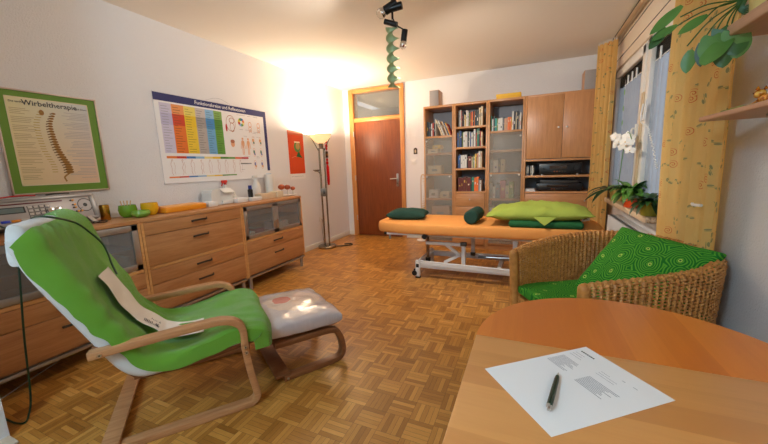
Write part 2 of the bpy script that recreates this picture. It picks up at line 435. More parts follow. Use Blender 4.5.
# ---------------------------------------------------------------- curtains
def curtain_mat():
    n = N('yellow_printed_curtain'); uv = n.co('UV'); q = 9.5
    vo = n.n('ShaderNodeTexVoronoi', voronoi_dimensions='2D', feature='F1'); vo.inputs['Scale'].default_value = q; vo.inputs['Randomness'].default_value = .75
    n.l(uv, vo.inputs['Vector'])
    d = n.vmath('SUBTRACT', uv, vo.outputs['Position'])
    s = n.sep(d); r = n.vmath('LENGTH', n.comb(s[0], s[1])); rnd = n.sep(vo.outputs['Color'])
    ang = n.math('ARCTAN2', s[1], s[0])
    # red spirals
    sp = n.math('FRACT', n.math('ADD', n.math('MULTIPLY', r, 80.0), n.math('DIVIDE', ang, 2*PI)))
    swirl = n.math('MULTIPLY', n.math('MULTIPLY', n.math('LESS_THAN', sp, .3), n.math('LESS_THAN', r, .024)), n.math('LESS_THAN', rnd[0], .2))
    # green leaves
    th = n.math('MULTIPLY', rnd[1], 6.28); c, sn = n.math('COSINE', th), n.math('SINE', th)
    lx = n.math('ADD', n.math('MULTIPLY', s[0], c), n.math('MULTIPLY', s[1], sn)); ly = n.math('SUBTRACT', n.math('MULTIPLY', s[1], c), n.math('MULTIPLY', s[0], sn))
    def el(cx, cy, a, b):
        return n.math('LESS_THAN', n.math('ADD', n.math('POWER', n.math('DIVIDE', n.math('ABSOLUTE', n.math('SUBTRACT', lx, cx)), a), 2.0), n.math('POWER', n.math('DIVIDE', n.math('ABSOLUTE', n.math('SUBTRACT', ly, cy)), b), 2.0)), 1.0)
    leaf = n.math('MAXIMUM', n.math('MAXIMUM', el(.014, .007, .012, .0048), el(-.012, -.007, .012, .0045)), el(0.0, 0.0, .026, .0011))
    leaf = n.math('MULTIPLY', leaf, n.math('GREATER_THAN', rnd[0], .2))
    base = n.mix(n.noise(uv, 6.0), S(236, 194, 116), S(242, 206, 136))
    col = n.mix(n.math('MULTIPLY', leaf, .75), base, S(122, 136, 98)); col = n.mix(n.math('MULTIPLY', swirl, .85), col, S(214, 96, 50))
    n.t.nodes.remove(n.b)
    df = n.n('ShaderNodeBsdfDiffuse'); tr = n.n('ShaderNodeBsdfTranslucent'); mx = n.n('ShaderNodeMixShader'); mx.inputs[0].default_value = .35
    n.l(col, df.inputs[0]); n.l(col, tr.inputs[0]); n.l(df.outputs[0], mx.inputs[1]); n.l(tr.outputs[0], mx.inputs[2]); n.l(mx.outputs[0], n.out.inputs[0])
    return n.m
CURT = curtain_mat()
def curtain(name, a, b, z0, z1, folds, amp, label, seed, narrow=.0, lean=.0):
    a, b = V((*a, 0)), V((*b, 0)); t = (b-a); L = t.length; t.normalize(); nrm = V((-t.y, t.x, 0))
    def f(u, v):
        z = z0+(z1-z0)*v; k = 1-narrow*(1-v)*.5*1.0
        w = amp*(.55+.45*(1-v))*math.sin(2*PI*folds*u+1.4*math.sin(3*u+seed)+.5*math.sin(2.2*v+seed))+amp*.35*math.sin(2*PI*folds*2.3*u+seed*2+v)
        p = a+t*(L*((u-.5)*k+.5+.012*math.sin(5*v+u*4+seed)))+nrm*w
        return (p.x+lean*max(0, 1-v*1.6), p.y, z)
    m = MB(); m.surf(f, int(folds*14), 40, CURT, 0, uvf=lambda u, v: (u*L*1.25+seed, (z1-z0)*v))
    th = thing('curtain', label, 'curtain', ((a.x+b.x)/2, (a.y+b.y)/2, z0), 0, None)
    part('drape', m, th)
    k = 9
    for i in range(k):
        m = MB(); p = a+t*(L*(i+.5)/k); m.box(p.x-.003, p.x+.003, p.y-.006, p.y+.006, z1-.01, H-.015, plain('white_glider', S(220, 216, 210), .5) if i == 0 and 'white_glider' not in bpy.data.materials else bpy.data.materials['white_glider']); part('glider', m, th)
    return th
near = curtain('curtain', (.80, 2.02), (.80, 2.84), .06, 2.47, 6, .022, 'wide yellow curtain with leaves and red swirls beside the wall shelves', 1.3, lean=.03)
curtain('curtain', (.805, 4.50), (.655, 4.665), .06, 2.46, 4, .03, 'narrow gathered yellow curtain hanging next to the tall bookcase', 4.1)
m = MB(); m.tube([(.785, 2.13, .955), (.777, 2.16, .952), (.777, 2.2, .95), (.785, 2.23, .952)], .008, plain('white_clip', S(240, 238, 236), .3), 6)
part('clip', m, near, 'white plastic clip')

# sheer cafe curtains hung on the sashes
sh = N('white_sheer'); sh.t.nodes.remove(sh.b)
a_, b_, c_ = sh.n('ShaderNodeBsdfDiffuse'), sh.n('ShaderNodeBsdfTranslucent'), sh.n('ShaderNodeBsdfTransparent')
a_.inputs[0].default_value = b_.inputs[0].default_value = S(206, 212, 220)
m1, m2 = sh.n('ShaderNodeMixShader'), sh.n('ShaderNodeMixShader'); m1.inputs[0].default_value = .5; m2.inputs[0].default_value = .5
sh.l(a_.outputs[0], m1.inputs[1]); sh.l(b_.outputs[0], m1.inputs[2]); sh.l(m1.outputs[0], m2.inputs[1]); sh.l(c_.outputs[0], m2.inputs[2]); sh.l(m2.outputs[0], sh.out.inputs[0])
for (y0, y1, lab) in ((3.84, 4.38, 'white sheer curtain behind the far window sash'), (2.60, 3.44, 'white sheer curtain behind the nearer window sash')):
    f = lambda u, v: (.889+.013*math.sin(2*PI*u*9+2*math.sin(5*u)), y0+(y1-y0)*u, .92+1.03*v)
    th = thing('sheer_curtain', lab, 'net curtain', (.886, (y0+y1)/2, .92))
    m = MB(); m.surf(f, 120, 4, sh.m); part('drape', m, th)
    m = MB(); m.cyl((.884, y0-.02, 1.955), (.884, y1+.02, 1.955), .004, WHITE, seg=8); part('rod', m, th)
    for k in range(3):
        y = y0+.12+(y1-y0-.24)*k/2; m = MB(); m.box(.872, .884, y-.008, y+.008, 1.94, 2.03, WHITE, .003); part('clip', m, th)

t = thing('cord', 'white coiled plastic cord hanging at the middle of the window', 'cord', (.83, 3.3, 1.1)); cp = smoothpath([(.835, 3.50, 1.55), (.83, 3.47, 1.49), (.83, 3.28, 1.43), (.83, 3.20, 1.36), (.828, 3.12, 1.29), (.826, 3.02, 1.18), (.824, 2.96, 1.12)], 14)
m = MB(); m.tube([(p.x+.006*math.cos(i*1.6), p.y+.006*math.sin(i*1.6), p.z) for i, p in enumerate(cp)], .0035, WHITE, 6); part('coil', m, t)
m = MB(); m.tube([(.84, 3.50, 1.64), (.83, 3.50, 1.55), (.825, 3.46, 1.50), (.825, 3.36, 1.50), (.825, 3.34, 1.56)], .006, WHITE, 8); m.tube([(.84, 3.42, 1.66), (.828, 3.42, 1.50)], .006, WHITE, 8); part('hook', m, t)
t = thing('hanging_ornament', 'thin string of small green glass leaves hanging at the far sash', 'window decoration', (.85, 4.2, 1.5)); m = MB(); m.cyl((.85, 4.22, 1.50), (.85, 4.22, 1.98), .0012, WHITE, seg=5); part('thread', m, t); gm = plain('green_glass_leaf', S(140, 190, 90), .2)
for z in (1.86, 1.70, 1.56): m = MB(); m.ball((.848, 4.22, z), .02, gm, (.2, .6, 1.5), 10); part('leaf', m, t)
# radiator under the sill
m = MB(); f = lambda u, v: (.812+.013*math.cos(2*PI*u*30), 2.95+1.20*u, .14+.475*v); m.surf(f, 30*8, 1, WHITEM, .03)
rad = thing('radiator', 'white ribbed radiator under the window sill', 'radiator', (.84, 3.56, .14)); part('panel', m, rad)
m = MB(); m.box(.825, .885, 2.95, 4.15, .60, .618, WHITEM, .006); part('top_grille', m, rad)
m = MB(); m.box(.815, .885, 4.15, 4.165, .14, .61, WHITEM, .004); part('side_panel', m, rad)
for y in (3.1, 4.0): m = MB(); m.cyl((.86, y, .0), (.86, y, .15), .009, WHITEM, seg=8); part('pipe', m, rad)

# ---------------------------------------------------------------- tall wall units
F, BK, TOP = 4.70, 5.165, 2.01
def frosted(name, c, kd, kt):
    n = N(name); n.t.nodes.remove(n.b); df = n.n('ShaderNodeBsdfPrincipled'); df.inputs['Base Color'].default_value = c; df.inputs['Roughness'].default_value = .35
    rf = n.n('ShaderNodeBsdfRefraction'); rf.inputs['Roughness'].default_value = .22; rf.inputs['IOR'].default_value = 1.03; tp_ = n.n('ShaderNodeBsdfTransparent')
    a_, b_ = n.n('ShaderNodeMixShader'), n.n('ShaderNodeMixShader'); a_.inputs[0].default_value = kt; b_.inputs[0].default_value = kd
    n.l(rf.outputs[0], a_.inputs[1]); n.l(tp_.outputs[0], a_.inputs[2]); n.l(a_.outputs[0], b_.inputs[1]); n.l(df.outputs[0], b_.inputs[2]); n.l(b_.outputs[0], n.out.inputs[0]); return n.m
FROST = frosted('frosted_glass', S(200, 194, 182), .27, .5); FROST2 = frosted('frosted_glass_dark', S(168, 168, 168), .30, .45)
def carcass(x0, x1, shelves, label, cols=None):
    t = thing('wall_unit', label, 'cabinet', ((x0+x1)/2, (F+BK)/2, 0)); th = .024
    m = MB(); m.box(x0, x0+th, F, BK, 0, TOP, BEECHV, .001); m.box(x1-th, x1, F, BK, 0, TOP, BEECHV, .001); m.box(x0, x1, F+.0005, BK, TOP-.028, TOP, BEECH, .001)
    m.box(x0+th, x1-th, F+.03, BK, 0, .07, BEECH)
    part('carcass', m, t)
    m = MB(); m.box(x0+th, x1-th, BK-.012, BK-.004, .07, TOP-.028, GREYBACK); part('back_panel', m, t)
    for z in shelves:
        m = MB(); m.box(x0+th, x1-th, F+.004, BK-.012, z-.026, z, BEECH, .001); part('shelf', m, t)
    return t
def knob(parent, x, z, y=F-.004, r=.009):
    m = MB(); m.lathe([(0, -.0), (.005, 0), (.005, .010), (r, .014), (r, .022), (0, .026)], STEEL, (x, y, z), 12, R=Matrix.Rotation(PI/2, 3, 'X')); part('knob', m, parent)
def drawer(t, x0, x1, z0, z1, ks):
    m = MB(); m.box(x0+.003, x1-.003, F-.016, F+.02, z0+.002, z1-.002, wood('drawer_face', S(176, 118, 72), S(200, 146, 96), 0, .36) if 'drawer_face' not in bpy.data.materials else bpy.data.materials['drawer_face'], .001)
    d = part('drawer', m, t)
    for x in ks: knob(d, x, (z0+z1)/2+.01, F-.016)
def glassdoor(t, x0, x1, z0, z1, ks):
    m = MB(); m.box(x0+.004, x1-.004, F-.008, F-.002, z0+.002, z1-.002, FROST, .001); d = part('door', m, t, 'frosted glass door')
    for x, z in ks: knob(d, x, z, F-.008, .012)

u1 = carcass(-1.415, -.985, (1.60, 1.364, 1.07, .72, .40, .10), 'tall bookcase column nearest the door with frosted glass doors')
glassdoor(u1, -1.395, -1.005, 1.06, 1.574, ((-1.37, 1.53),)); glassdoor(u1, -1.395, -1.005, .095, 1.055, ((-1.37, 1.03), (-1.04, 1.03)))
u2 = carcass(-.983, -.535, (1.70, 1.427, 1.139, .817), 'open bookcase column of book shelves above drawers')
for z0, z1 in ((.605, .79), (.42, .605), (.235, .42), (.07, .235)): drawer(u2, -.959, -.559, z0, z1, (-.759,))
u3 = carcass(-.533, -.087, (1.612, 1.364, 1.07, .72, .40, .10), 'tall frosted glass column beside the two beech cupboard doors')
glassdoor(u3, -.512, -.108, 1.06, 1.585, ((-.13, 1.53),)); glassdoor(u3, -.512, -.108, .095, 1.055, ((-.13, 1.03), (-.48, 1.03)))
u4 = carcass(-.085, .765, (1.225, 1.02, .815), 'wide wall unit with two beech doors above the hifi shelves')
for x0, x1, kx in ((-.058, .341, .298), (.345, .745, .388)):
    m = MB(); m.box(x0, x1, F-.018, F+.002, 1.232, 1.985, BEECHD, .002); d = part('door', m, u4); knob(d, kx, 1.60, F-.018, .011)
for z0, z1 in ((.60, .787), (.40, .60), (.22, .40), (.07, .22)): drawer(u4, -.06, .742, z0, z1, (.0, .33, .66) if False else (.03, .62))

# books: (colour, thickness, height, lean)
BOOKM = {}
def bmat(c):
    if c not in BOOKM:
        n = N('book_cover'); n.set(Base_Color=S(*c), Roughness=.5); BOOKM[c] = n.m
    return BOOKM[c]
CN = {'w': ((222, 220, 214), 'white'), 'k': ((32, 32, 36), 'black'), 'b': ((52, 92, 150), 'blue'), 'r': ((168, 52, 40), 'red'), 'g': ((40, 128, 104), 'green'), 't': ((30, 150, 140), 'teal'),
      'o': ((226, 112, 44), 'orange'), 'y': ((216, 180, 70), 'yellow'), 'n': ((104, 40, 34), 'maroon'), 'e': ((150, 148, 146), 'grey'), 'c': ((222, 204, 170), 'cream'), 's': ((84, 96, 112), 'slate'), 'p': ((206, 160, 130), 'pink'), 'd': ((44, 56, 60), 'dark'), 'm': ((118, 82, 50), 'brown'), 'l': ((120, 150, 80), 'olive')}
ORD = ['first', 'second', 'third', 'fourth', 'fifth', 'sixth', 'seventh', 'eighth', 'ninth', 'tenth', 'eleventh', 'twelfth', 'thirteenth', 'fourteenth', 'fifteenth', 'sixteenth', 'seventeenth', 'eighteenth', 'nineteenth', 'twentieth']
LEAF = plain('book_pages', S(224, 216, 196), .8)
def books(x, xe, z, spec, where, grp, y=None):
    """spec: list of (code, thickness mm, height mm, lean degrees)"""
    rnd = random.Random(len(where)*7+int(z*100)+int(abs(x)*50)); tot = sum(s[1] for s in spec)/1000
    prevlean = 0
    for i, (c, t, h, a) in enumerate(spec):
        t /= 1000; h /= 1000; d = .15+rnd.random()*.03; yy = (y or F+.03)+rnd.random()*.02
        rgb, cn = CN[c]; m = MB(); al = math.radians(a)
        m.box(0, t, yy, yy+d, 0, h, bmat(rgb), .002, 1); m.box(.003, t-.003, yy+.004, yy+d+.001, .004, h+.0006, LEAF)
        # title strip on the spine
        q0 = rnd.uniform(.2, .7); m.box(t*.32, t*.68, yy-.0006, yy, h*q0, h*(q0+rnd.uniform(.05, .22)), bmat(CN[rnd.choice('wcyr' if c not in 'wce' else 'srbk')][0]))
        w = h*math.sin(abs(al))+t*math.cos(al); R = Matrix.Rotation(-al, 4, 'Y')
        T = Matrix.Translation((x if a >= 0 else x+h*math.sin(-al), 0, z+(t*math.sin(al) if a > 0 else 0)+(0 if a >= 0 else 0)+.0005)) @ R
        for v in m.bm.verts: v.co = T @ v.co
        mn = min(v.co.z for v in m.bm.verts); mx_ = min(v.co.x for v in m.bm.verts)
        for v in m.bm.verts: v.co.z += z+.0005-mn; v.co.x += x-mx_ if abs(a) < .1 else 0
        size = 'tall' if h > .215 else ('small' if h < .17 else 'slim' if t < .014 else 'upright')
        solo('book', m, '%s %s book, %s from left, %s' % (size, cn, ORD[i], where), 'book', grp)
        if a: x += t/math.cos(al)+.0015
        else: x += t+.0008
X0 = -1.388
books(X0+.012, 0, 1.60, [('d', 20, 205, 0), ('s', 17, 200, 0), ('d', 15, 195, 0), ('w', 22, 180, 0), ('r', 24, 185, 0), ('k', 14, 175, 0), ('w', 10, 235, 0)], 'top shelf of column by the door', 'books on the top left shelf')
# leaning run: laid against the right side panel, each foot nearer the panel than its head
def leaning(xs, z, spec, where, grp):
    for i, (x, (c, t, h, a)) in enumerate(zip(xs, spec)):
        t /= 1000; h /= 1000; al = math.radians(a); m = MB(); yy = F+.035
        m.box(0, t, yy, yy+.15, 0, h, bmat(CN[c][0]), .002, 1); m.box(.003, t-.003, yy+.004, yy+.151, .004, h+.0006, LEAF)
        m.box(t*.3, t*.7, yy-.0006, yy, h*.6, h*.75, bmat(CN['s'][0] if c in 'wce' else CN['w'][0]))
        T = Matrix.Translation((x, 0, z)) @ Matrix.Rotation(al, 4, 'Y')
        for v in m.bm.verts: v.co = T @ v.co
        mn = min(v.co.z for v in m.bm.verts)
        for v in m.bm.verts: v.co.z += z+.0005-mn
        solo('book', m, '%s book leaning left, %s of the leaning ones, %s' % (CN[c][1], ORD[i], where), 'book', grp)
leaning([-1.165, -1.138, -1.112, -1.090, -1.070, -1.052, -1.036], 1.60, [('c', 18, 235, -22), ('w', 18, 225, -22), ('m', 14, 200, -22), ('c', 14, 205, -22), ('b', 12, 205, -22), ('y', 11, 190, -22), ('r', 12, 170, -22)], 'top shelf of column by the door', 'books on the top left shelf')
X0 = -.955
books(X0+.03, 0, 1.70, [('e', 18, 215, 0), ('w', 14, 225, 0), ('r', 9, 215, 0), ('k', 16, 200, 0), ('k', 14, 205, 0), ('c', 13, 160, 0), ('y', 9, 150, 0), ('w', 18, 215, 0), ('w', 14, 205, 0), ('m', 9, 170, 0), ('l', 12, 180, 0), ('r', 16, 185, 0), ('o', 18, 190, 0), ('k', 14, 195, 0), ('o', 9, 195, 0), ('k', 22, 200, 0), ('d', 26, 190, 0), ('c', 20, 232, 0), ('m', 8, 190, 0), ('c', 24, 245, 0)], 'top shelf of open column', 'books on the top shelf of the open column')
books(X0+.008, 0, 1.427, [('b', 22, 195, 0), ('s', 16, 225, 0), ('b', 18, 220, 0), ('k', 12, 190, 0), ('l', 12, 200, 0), ('w', 26, 200, 0), ('w', 24, 210, 0), ('e', 12, 205, 0), ('d', 12, 195, 0), ('w', 14, 205, 0), ('b', 12, 200, 0), ('w', 22, 190, 0), ('s', 12, 205, 0), ('w', 20, 230, 0), ('e', 12, 225, 0), ('r', 10, 180, 0), ('g', 22, 235, 0), ('k', 14, 240, 0), ('r', 16, 200, 0), ('c', 16, 190, 0)], 'second shelf of open column', 'books on the second shelf of the open column')
books(X0+.018, 0, 1.139, [('b', 16, 170, 0), ('b', 20, 190, 0), ('w', 28, 180, 0), ('w', 28, 180, 0), ('w', 28, 180, 0), ('k', 12, 190, 0), ('n', 52, 160, 0), ('c', 14, 150, 0), ('l', 12, 165, 0), ('w', 14, 155, 0), ('y', 20, 190, 0), ('m', 10, 150, 0), ('p', 18, 200, 0), ('w', 22, 225, 0), ('c', 20, 220, 0)], 'third shelf of open column', 'books on the third shelf of the open column')
books(X0+.02, 0, .817, [('n', 46, 190, 0), ('n', 22, 185, 0), ('n', 46, 195, 0), ('m', 8, 185, 0), ('n', 50, 190, 0), ('d', 16, 180, 0), ('g', 30, 195, 0), ('o', 32, 190, 0), ('o', 26, 200, 0), ('e', 12, 170, 0), ('w', 24, 150, 0)], 'lowest book shelf of open column', 'books on the lowest shelf of the open column')
X0 = -.508
books(X0+.01, 0, 1.612, [('g', 8, 200, 0), ('w', 20, 160, 0), ('d', 18, 195, 0), ('t', 24, 165, 0), ('l', 12, 155, 0), ('w', 26, 160, 0), ('w', 28, 165, 0), ('e', 12, 150, 0), ('s', 10, 175, 0), ('p', 22, 150, 0), ('p', 18, 155, 0), ('o', 24, 165, 0), ('o', 18, 165, 0), ('y', 8, 160, 0), ('w', 18, 232, 0), ('k', 24, 230, 0), ('c', 12, 215, 0), ('k', 22, 235, 0), ('e', 16, 180, 0), ('w', 14, 210, 0)], 'top shelf beside the cupboard doors', 'books on the top shelf of the right glass column')
# shapes blurred behind the frosted doors
for z, sp, w in ((1.07, [('e', 40, 180, 0), ('w', 60, 160, 0), ('s', 30, 190, 0), ('c', 50, 170, 0)], 'behind right frosted door, middle shelf'),
                 (.72, [('e', 40, 200, 0), ('w', 30, 160, 0), ('s', 60, 200, 0), ('r', 70, 240, 0), ('c', 40, 170, 0), ('l', 60, 220, 0)], 'behind right frosted door, lower shelf'),
                 (.40, [('w', 60, 200, 0), ('e', 60, 180, 0), ('r', 30, 200, 0)], 'behind right frosted door, bottom shelf')):
    books(-.50, 0, z, sp, w, 'books behind the right frosted doors', F+.02)
m0 = None
for i, (x, w, z, h, c, lab) in enumerate(((-1.37, .16, 1.364, .06, 'c', 'low cream box behind frosted glass on the upper shelf nearest the door'), (-1.30, .12, 1.424, .05, 'y', 'small yellowish box stacked behind the upper frosted door nearest the door'),
        (-1.37, .2, 1.07, .12, 'c', 'cream box behind frosted glass on the middle shelf nearest the door'), (-1.36, .14, .72, .12, 'w', 'white box behind frosted glass on the lower shelf nearest the door'), (-1.19, .13, .72, .09, 'c', 'small cream box right of the white box behind frosted glass'), (-1.32, .26, .40, .2, 'p', 'reddish box behind frosted glass on the bottom shelf nearest the door'))):
    m = MB(); m.box(x, x+w, F+.03, F+.2, z+.0005, z+h, bmat(CN[c][0]), .004); m.box(x+w*.3, x+w*.7, F+.0295, F+.03, z+h*.3, z+h*.6, bmat(CN['e'][0])); solo('storage_box', m, lab, 'box', 'boxes behind the left frosted doors')
# hifi
def hifi(x0, x1, z, h, name, lab, rows):
    t = thing(name, lab, 'hifi device', ((x0+x1)/2, F+.2, z)); m = MB(); m.box(x0, x1, F+.035, F+.34, z+.014, z+h, plain('black_case', S(20, 20, 22), .35), .003); part('case', m, t)
    for x in (x0+.04, x1-.04):
        m = MB(); m.cyl((x, F+.06, z), (x, F+.06, z+.015), .017, STEEL if rows == 2 else BLACK, seg=12); part('foot', m, t)
    m = MB(); m.box(x0+.12, x1-.16, F+.033, F+.036, z+h*.55, z+h*.8, plain('display_window', S(46, 22, 12), .2)); part('display', m, t)
    for k in range(5):
        m = MB(); m.box(x0+.17+.03*k, x0+.185+.03*k, F+.031, F+.036, z+h*.25, z+h*.36, plain('amber_button', S(150, 76, 30), .4) if k == 0 and 'amber_button' not in bpy.data.materials else (bpy.data.materials['amber_button'] if k < 2 else DKMETAL)); part('button', m, t)
    if rows == 2:
        for x, r in ((x0+.05, .012), (x1-.055, .026)):
            m = MB(); m.cyl((x, F+.012, z+h*.6), (x, F+.036, z+h*.6), r, BLACK, seg=18); part('dial', m, t)
    else:
        m = MB(); m.box(x0+.03, x0+.12, F+.032, F+.036, z+h*.55, z+h*.75, DKMETAL); part('disc_tray', m, t)
    return t
hifi(.10, .575, 1.02, .145, 'receiver', 'black hifi receiver on the upper media shelf', 2)
hifi(.08, .60, .815, .10, 'tape_player', 'flat black player on the media shelf below the receiver', 1)
m = MB(); m.box(.12, .56, F+.06, F+.3, .9155, .955, BLACK, .003); m.box(.14, .54, F+.058, F+.06, .925, .94, DKMETAL); solo('set_top_box', m, 'thin black box lying on top of the flat player', 'hifi device')
m = MB(); m.tube(smoothpath([(.40, F+.31, .956), (.44, F+.2, .962), (.36, F+.1, .965), (.30, F+.05, .985), (.28, F+.09, .99)], 6), .004, BLACK, 6); solo('cable', m, 'black cable lying behind the players on the media shelf', 'cable')
for i, (x, c) in enumerate(((-.045, 'e'), (-.03, 's'), (.0, 'e'), (.018, 'w'), (.032, 'k'))):
    m = MB(); m.box(x, x+.012, F+.04, F+.16, 1.0205, 1.145+.004*(i % 2), bmat(CN[c][0]), .001); m.box(x+.003, x+.009, F+.0395, F+.04, 1.05, 1.12, LEAF); solo('disc_case', m, '%s disc case, %s from the left beside the receiver' % (CN[c][1], ORD[i]), 'disc case', 'disc cases on the media shelf')
m = MB()
for k in range(4): m.box(-.05, .065-.003*k, F+.03, F+.2, .8155+.008*k, .822+.008*k, PAPER, .001)
solo('paper_stack', m, 'white stack of paper lying left of the flat player', 'paper')
# speakers and box on top
GRILLE = fabric('speaker_cloth', S(168, 162, 160), S(156, 150, 148), 500)
def speaker(x0, x1, y0, dpt, h, lab):
    t = thing('loudspeaker', lab, 'speaker', ((x0+x1)/2, y0+dpt/2, TOP)); m = MB(); m.box(x0, x1, y0+.008, y0+dpt, TOP, TOP+h, BEECHV, .003); part('cabinet', m, t)
    m = MB(); m.box(x0+.004, x1-.004, y0-.004, y0+.008, TOP+.004, TOP+h-.004, GRILLE, .004); part('grille', m, t)
speaker(-1.335, -1.20, 4.73, .22, .215, 'small wooden loudspeaker with grey cloth on the bookcase by the door')
speaker(.545, .70, 4.74, .22, .225, 'small wooden loudspeaker with grey cloth on the bookcase by the curtain')
m = MB(); m.box(-.44, -.142, 4.73, 4.90, TOP, TOP+.058, plain('yellow_card', S(228, 178, 40), .6), .003); m.box(-.442, -.14, 4.728, 4.902, TOP+.034, TOP+.062, plain('yellow_lid', S(236, 190, 52), .6), .003)
solo('flat_box', m, 'flat yellow box lying on top of the bookcase', 'box')

# ---------------------------------------------------------------- low sideboards
SX, SB = -2.57, -2.975
def handle(parent, y, z, w=.14):
    m = MB(); p = smoothpath([(SX+.004, y-w/2, z-.006), (SX+.022, y-w/2+.012, z), (SX+.027, y, z+.002), (SX+.022, y+w/2-.012, z), (SX+.004, y+w/2, z+.006)], 4)
    m.sweep(p, rrect(.006, .016, .0025, 2), DKMETAL, up=(0, 0, 1)); part('handle', m, parent)
def board(y0, y1, label, up, lo):
    t = thing('sideboard', label, 'sideboard', ((SX+SB)/2, (y0+y1)/2, 0)); m = MB(); th = .022
    m.box(SB, SX-.018, y0, y0+th, .135, .856, BEECHV, .001); m.box(SB, SX-.018, y1-th, y1, .135, .856, BEECHV, .001); m.box(SB, SX+.004, y0-.0, y1, .856, .882, BEECHY, .002)
    m.box(SX-.019, SX-.001, y0, y0+th-.004, .135, .856, EDGE); m.box(SX-.019, SX-.001, y1-th+.004, y1, .135, .856, EDGE); m.box(SB, SX-.001, y0+th, y1-th, .495, .517, EDGE, .001)
    m.box(SB, SX-.03, y0+th, y1-th, .135, .155, BEECH); m.box(SB, SB+.01, y0+th, y1-th, .15, .85, BEECH)
    m.box(SX-.05, SX-.03, y0+th, y1-th, .15, .856, GAP) if up == 'd' else m.box(SX-.05, SX-.03, y0+th, y1-th, .15, .497, GAP)
    part('carcass', m, t)
    m = MB(); m.box(SB+.01, SX-.004, y0+.01, y1-.01, .112, .134, ALU, .003); part('base_rail', m, t, 'aluminium rail')
    for y in (y0+.045, y1-.045):
        for x in (SX-.03, SB+.04):
            m = MB(); m.cyl((x, y, 0), (x, y, .113), .02, ALU, seg=20); part('leg', m, t)
    def dr(z0, z1):
        m = MB(); m.box(SX-.018, SX, y0+.019, y1-.019, z0, z1, BEECHY, .0015); d = part('drawer', m, t); handle(d, (y0+y1)/2, z0+(z1-z0)*.58 if z1-z0 < .15 else z0+(z1-z0)*.7)
    if up == 'd': dr(.757, .853); dr(.519, .753)
    else:
        ym = (y0+y1)/2
        for a, b, ky in ((y0+.02, ym-.002, ym-.02), (ym+.002, y1-.02, ym+.02)):
            m = MB(); w = .042
            m.box(SX-.02, SX, a, b, .522, .522+w, ALU, .002); m.box(SX-.02, SX, a, b, .851-w, .851, ALU, .002); m.box(SX-.02, SX, a, a+w, .522, .851, ALU, .002); m.box(SX-.02, SX, b-w, b, .522, .851, ALU, .002)
            d = part('door', m, t); m = MB(); m.box(SX-.013, SX-.007, a+w-.003, b-w+.003, .522+w-.003, .851-w+.003, FROST2); part('pane', m, d, 'dark frosted glass pane')
            m = MB(); m.ball((SX+.012, ky, .665), .009, STEEL, seg=12); m.cyl((SX-.0, ky, .665), (SX+.01, ky, .665), .004, STEEL, seg=8); part('knob', m, d)
        m = MB(); m.box(SB+.01, SX-.04, y0+th, y1-th, .675, .683, FROST2); part('shelf', m, t, 'glass shelf')
    dr(.378, .492); dr(.158, .374)
    return t
board(.545, 1.447, 'beech sideboard with glass doors behind the green reclining chair', 'g', 'd')
board(1.451, 2.374, 'beech sideboard with four drawers between the two glass-door ones', 'd', 'd')
board(2.378, 3.305, 'beech sideboard with two frosted aluminium doors beside the floor lamp', 'g', 'd')
for i, (y, w, h, c, zz) in enumerate(((2.45, .16, .05, 'w', .519), (2.62, .12, .07, 'r', .519), (2.95, .2, .09, 'w', .519), (1.05, .2, .06, 'w', .519), (1.08, .18, .03, 'p', .581), (1.3, .09, .1, 'e', .519))):
    m = MB(); m.box(-2.86, -2.66, y, y+w, zz, zz+h, bmat(CN[c][0]), .004); m.box(-2.84, -2.68, y+.01, y+w-.01, zz+h, zz+h+.004, bmat(CN['e'][0]), .001); solo('storage_box', m, ('white box behind the left dark pane beside the lamp', 'red box behind the left dark pane beside the lamp', 'white box behind the right dark pane beside the lamp', 'white box behind the glass door near the green chair', 'pink box stacked on a white one behind glass', 'grey box behind the glass door near the green chair')[i], 'box', 'boxes behind the sideboard doors')
# ---------------------------------------------------------------- pictures on the left wall
def rgb(name, *c): return plain(name, S(*c), .6)
# framed spine poster
T = frame((XL+.012, .97, 1.10), (0, 1, 0), (0, 0, 1)); W_, H_ = .532, .66
t = thing('framed_poster', 'framed spine therapy poster with broad green mount above the radio', 'picture', (XL, .97+W_/2, 1.10))
m = MB(T); fr = plain('pale_rose_frame', S(206, 184, 172), .35, .3)
for a, b, c, d in ((0, W_, 0, .009), (0, W_, H_-.009, H_), (0, .009, 0, H_), (W_-.009, W_, 0, H_)): m.box(a, b, c, d, -.010, .008, fr, .002)
part('frame', m, t)
m = MB(T); m.box(.008, W_-.008, .008, H_-.008, -.009, 0, rgb('green_mount', 104, 146, 46)); part('mount', m, t, 'green mount')
px0, px1, py0, py1 = .052, W_-.055, .056, H_-.045
pr_ = N('beige_print'); g = pr_.sep(pr_.co('Generated'))
pr_.set(Base_Color=pr_.mix(g[1], pr_.mix(g[2], S(226, 206, 160), S(228, 220, 170)), pr_.mix(g[2], S(232, 196, 168), S(206, 214, 220))), Roughness=.5)
m = MB(T); m.box(px0, px1, py0, py1, .0, .0012, pr_.m); wf = rgb('print_border', 226, 214, 180)
for a, b, c, d in ((px0, px1, py0, py0+.006), (px0, px1, py1-.006, py1), (px0, px0+.006, py0, py1), (px1-.006, px1, py0, py1)): m.quad(T and Matrix.Identity(4), a, b, c, d, wf, .0016)
I4 = Matrix.Identity(4)
tm = Matrix.Translation(((px0+px1)/2+.005, py1-.032, .0016)); m.text('Wirbeltherapie', .046, tm, INK)
m.text('Die sanfte', .017, Matrix.Translation((px0+.05, py1-.030, .0016)), INK); m.text('nach Dorn', .017, Matrix.Translation((px1-.045, py1-.038, .0016)), INK)
rn = random.Random(3); brn = rgb('print_text_brown', 176, 158, 120); gy = rgb('print_text_grey', 176, 172, 172)
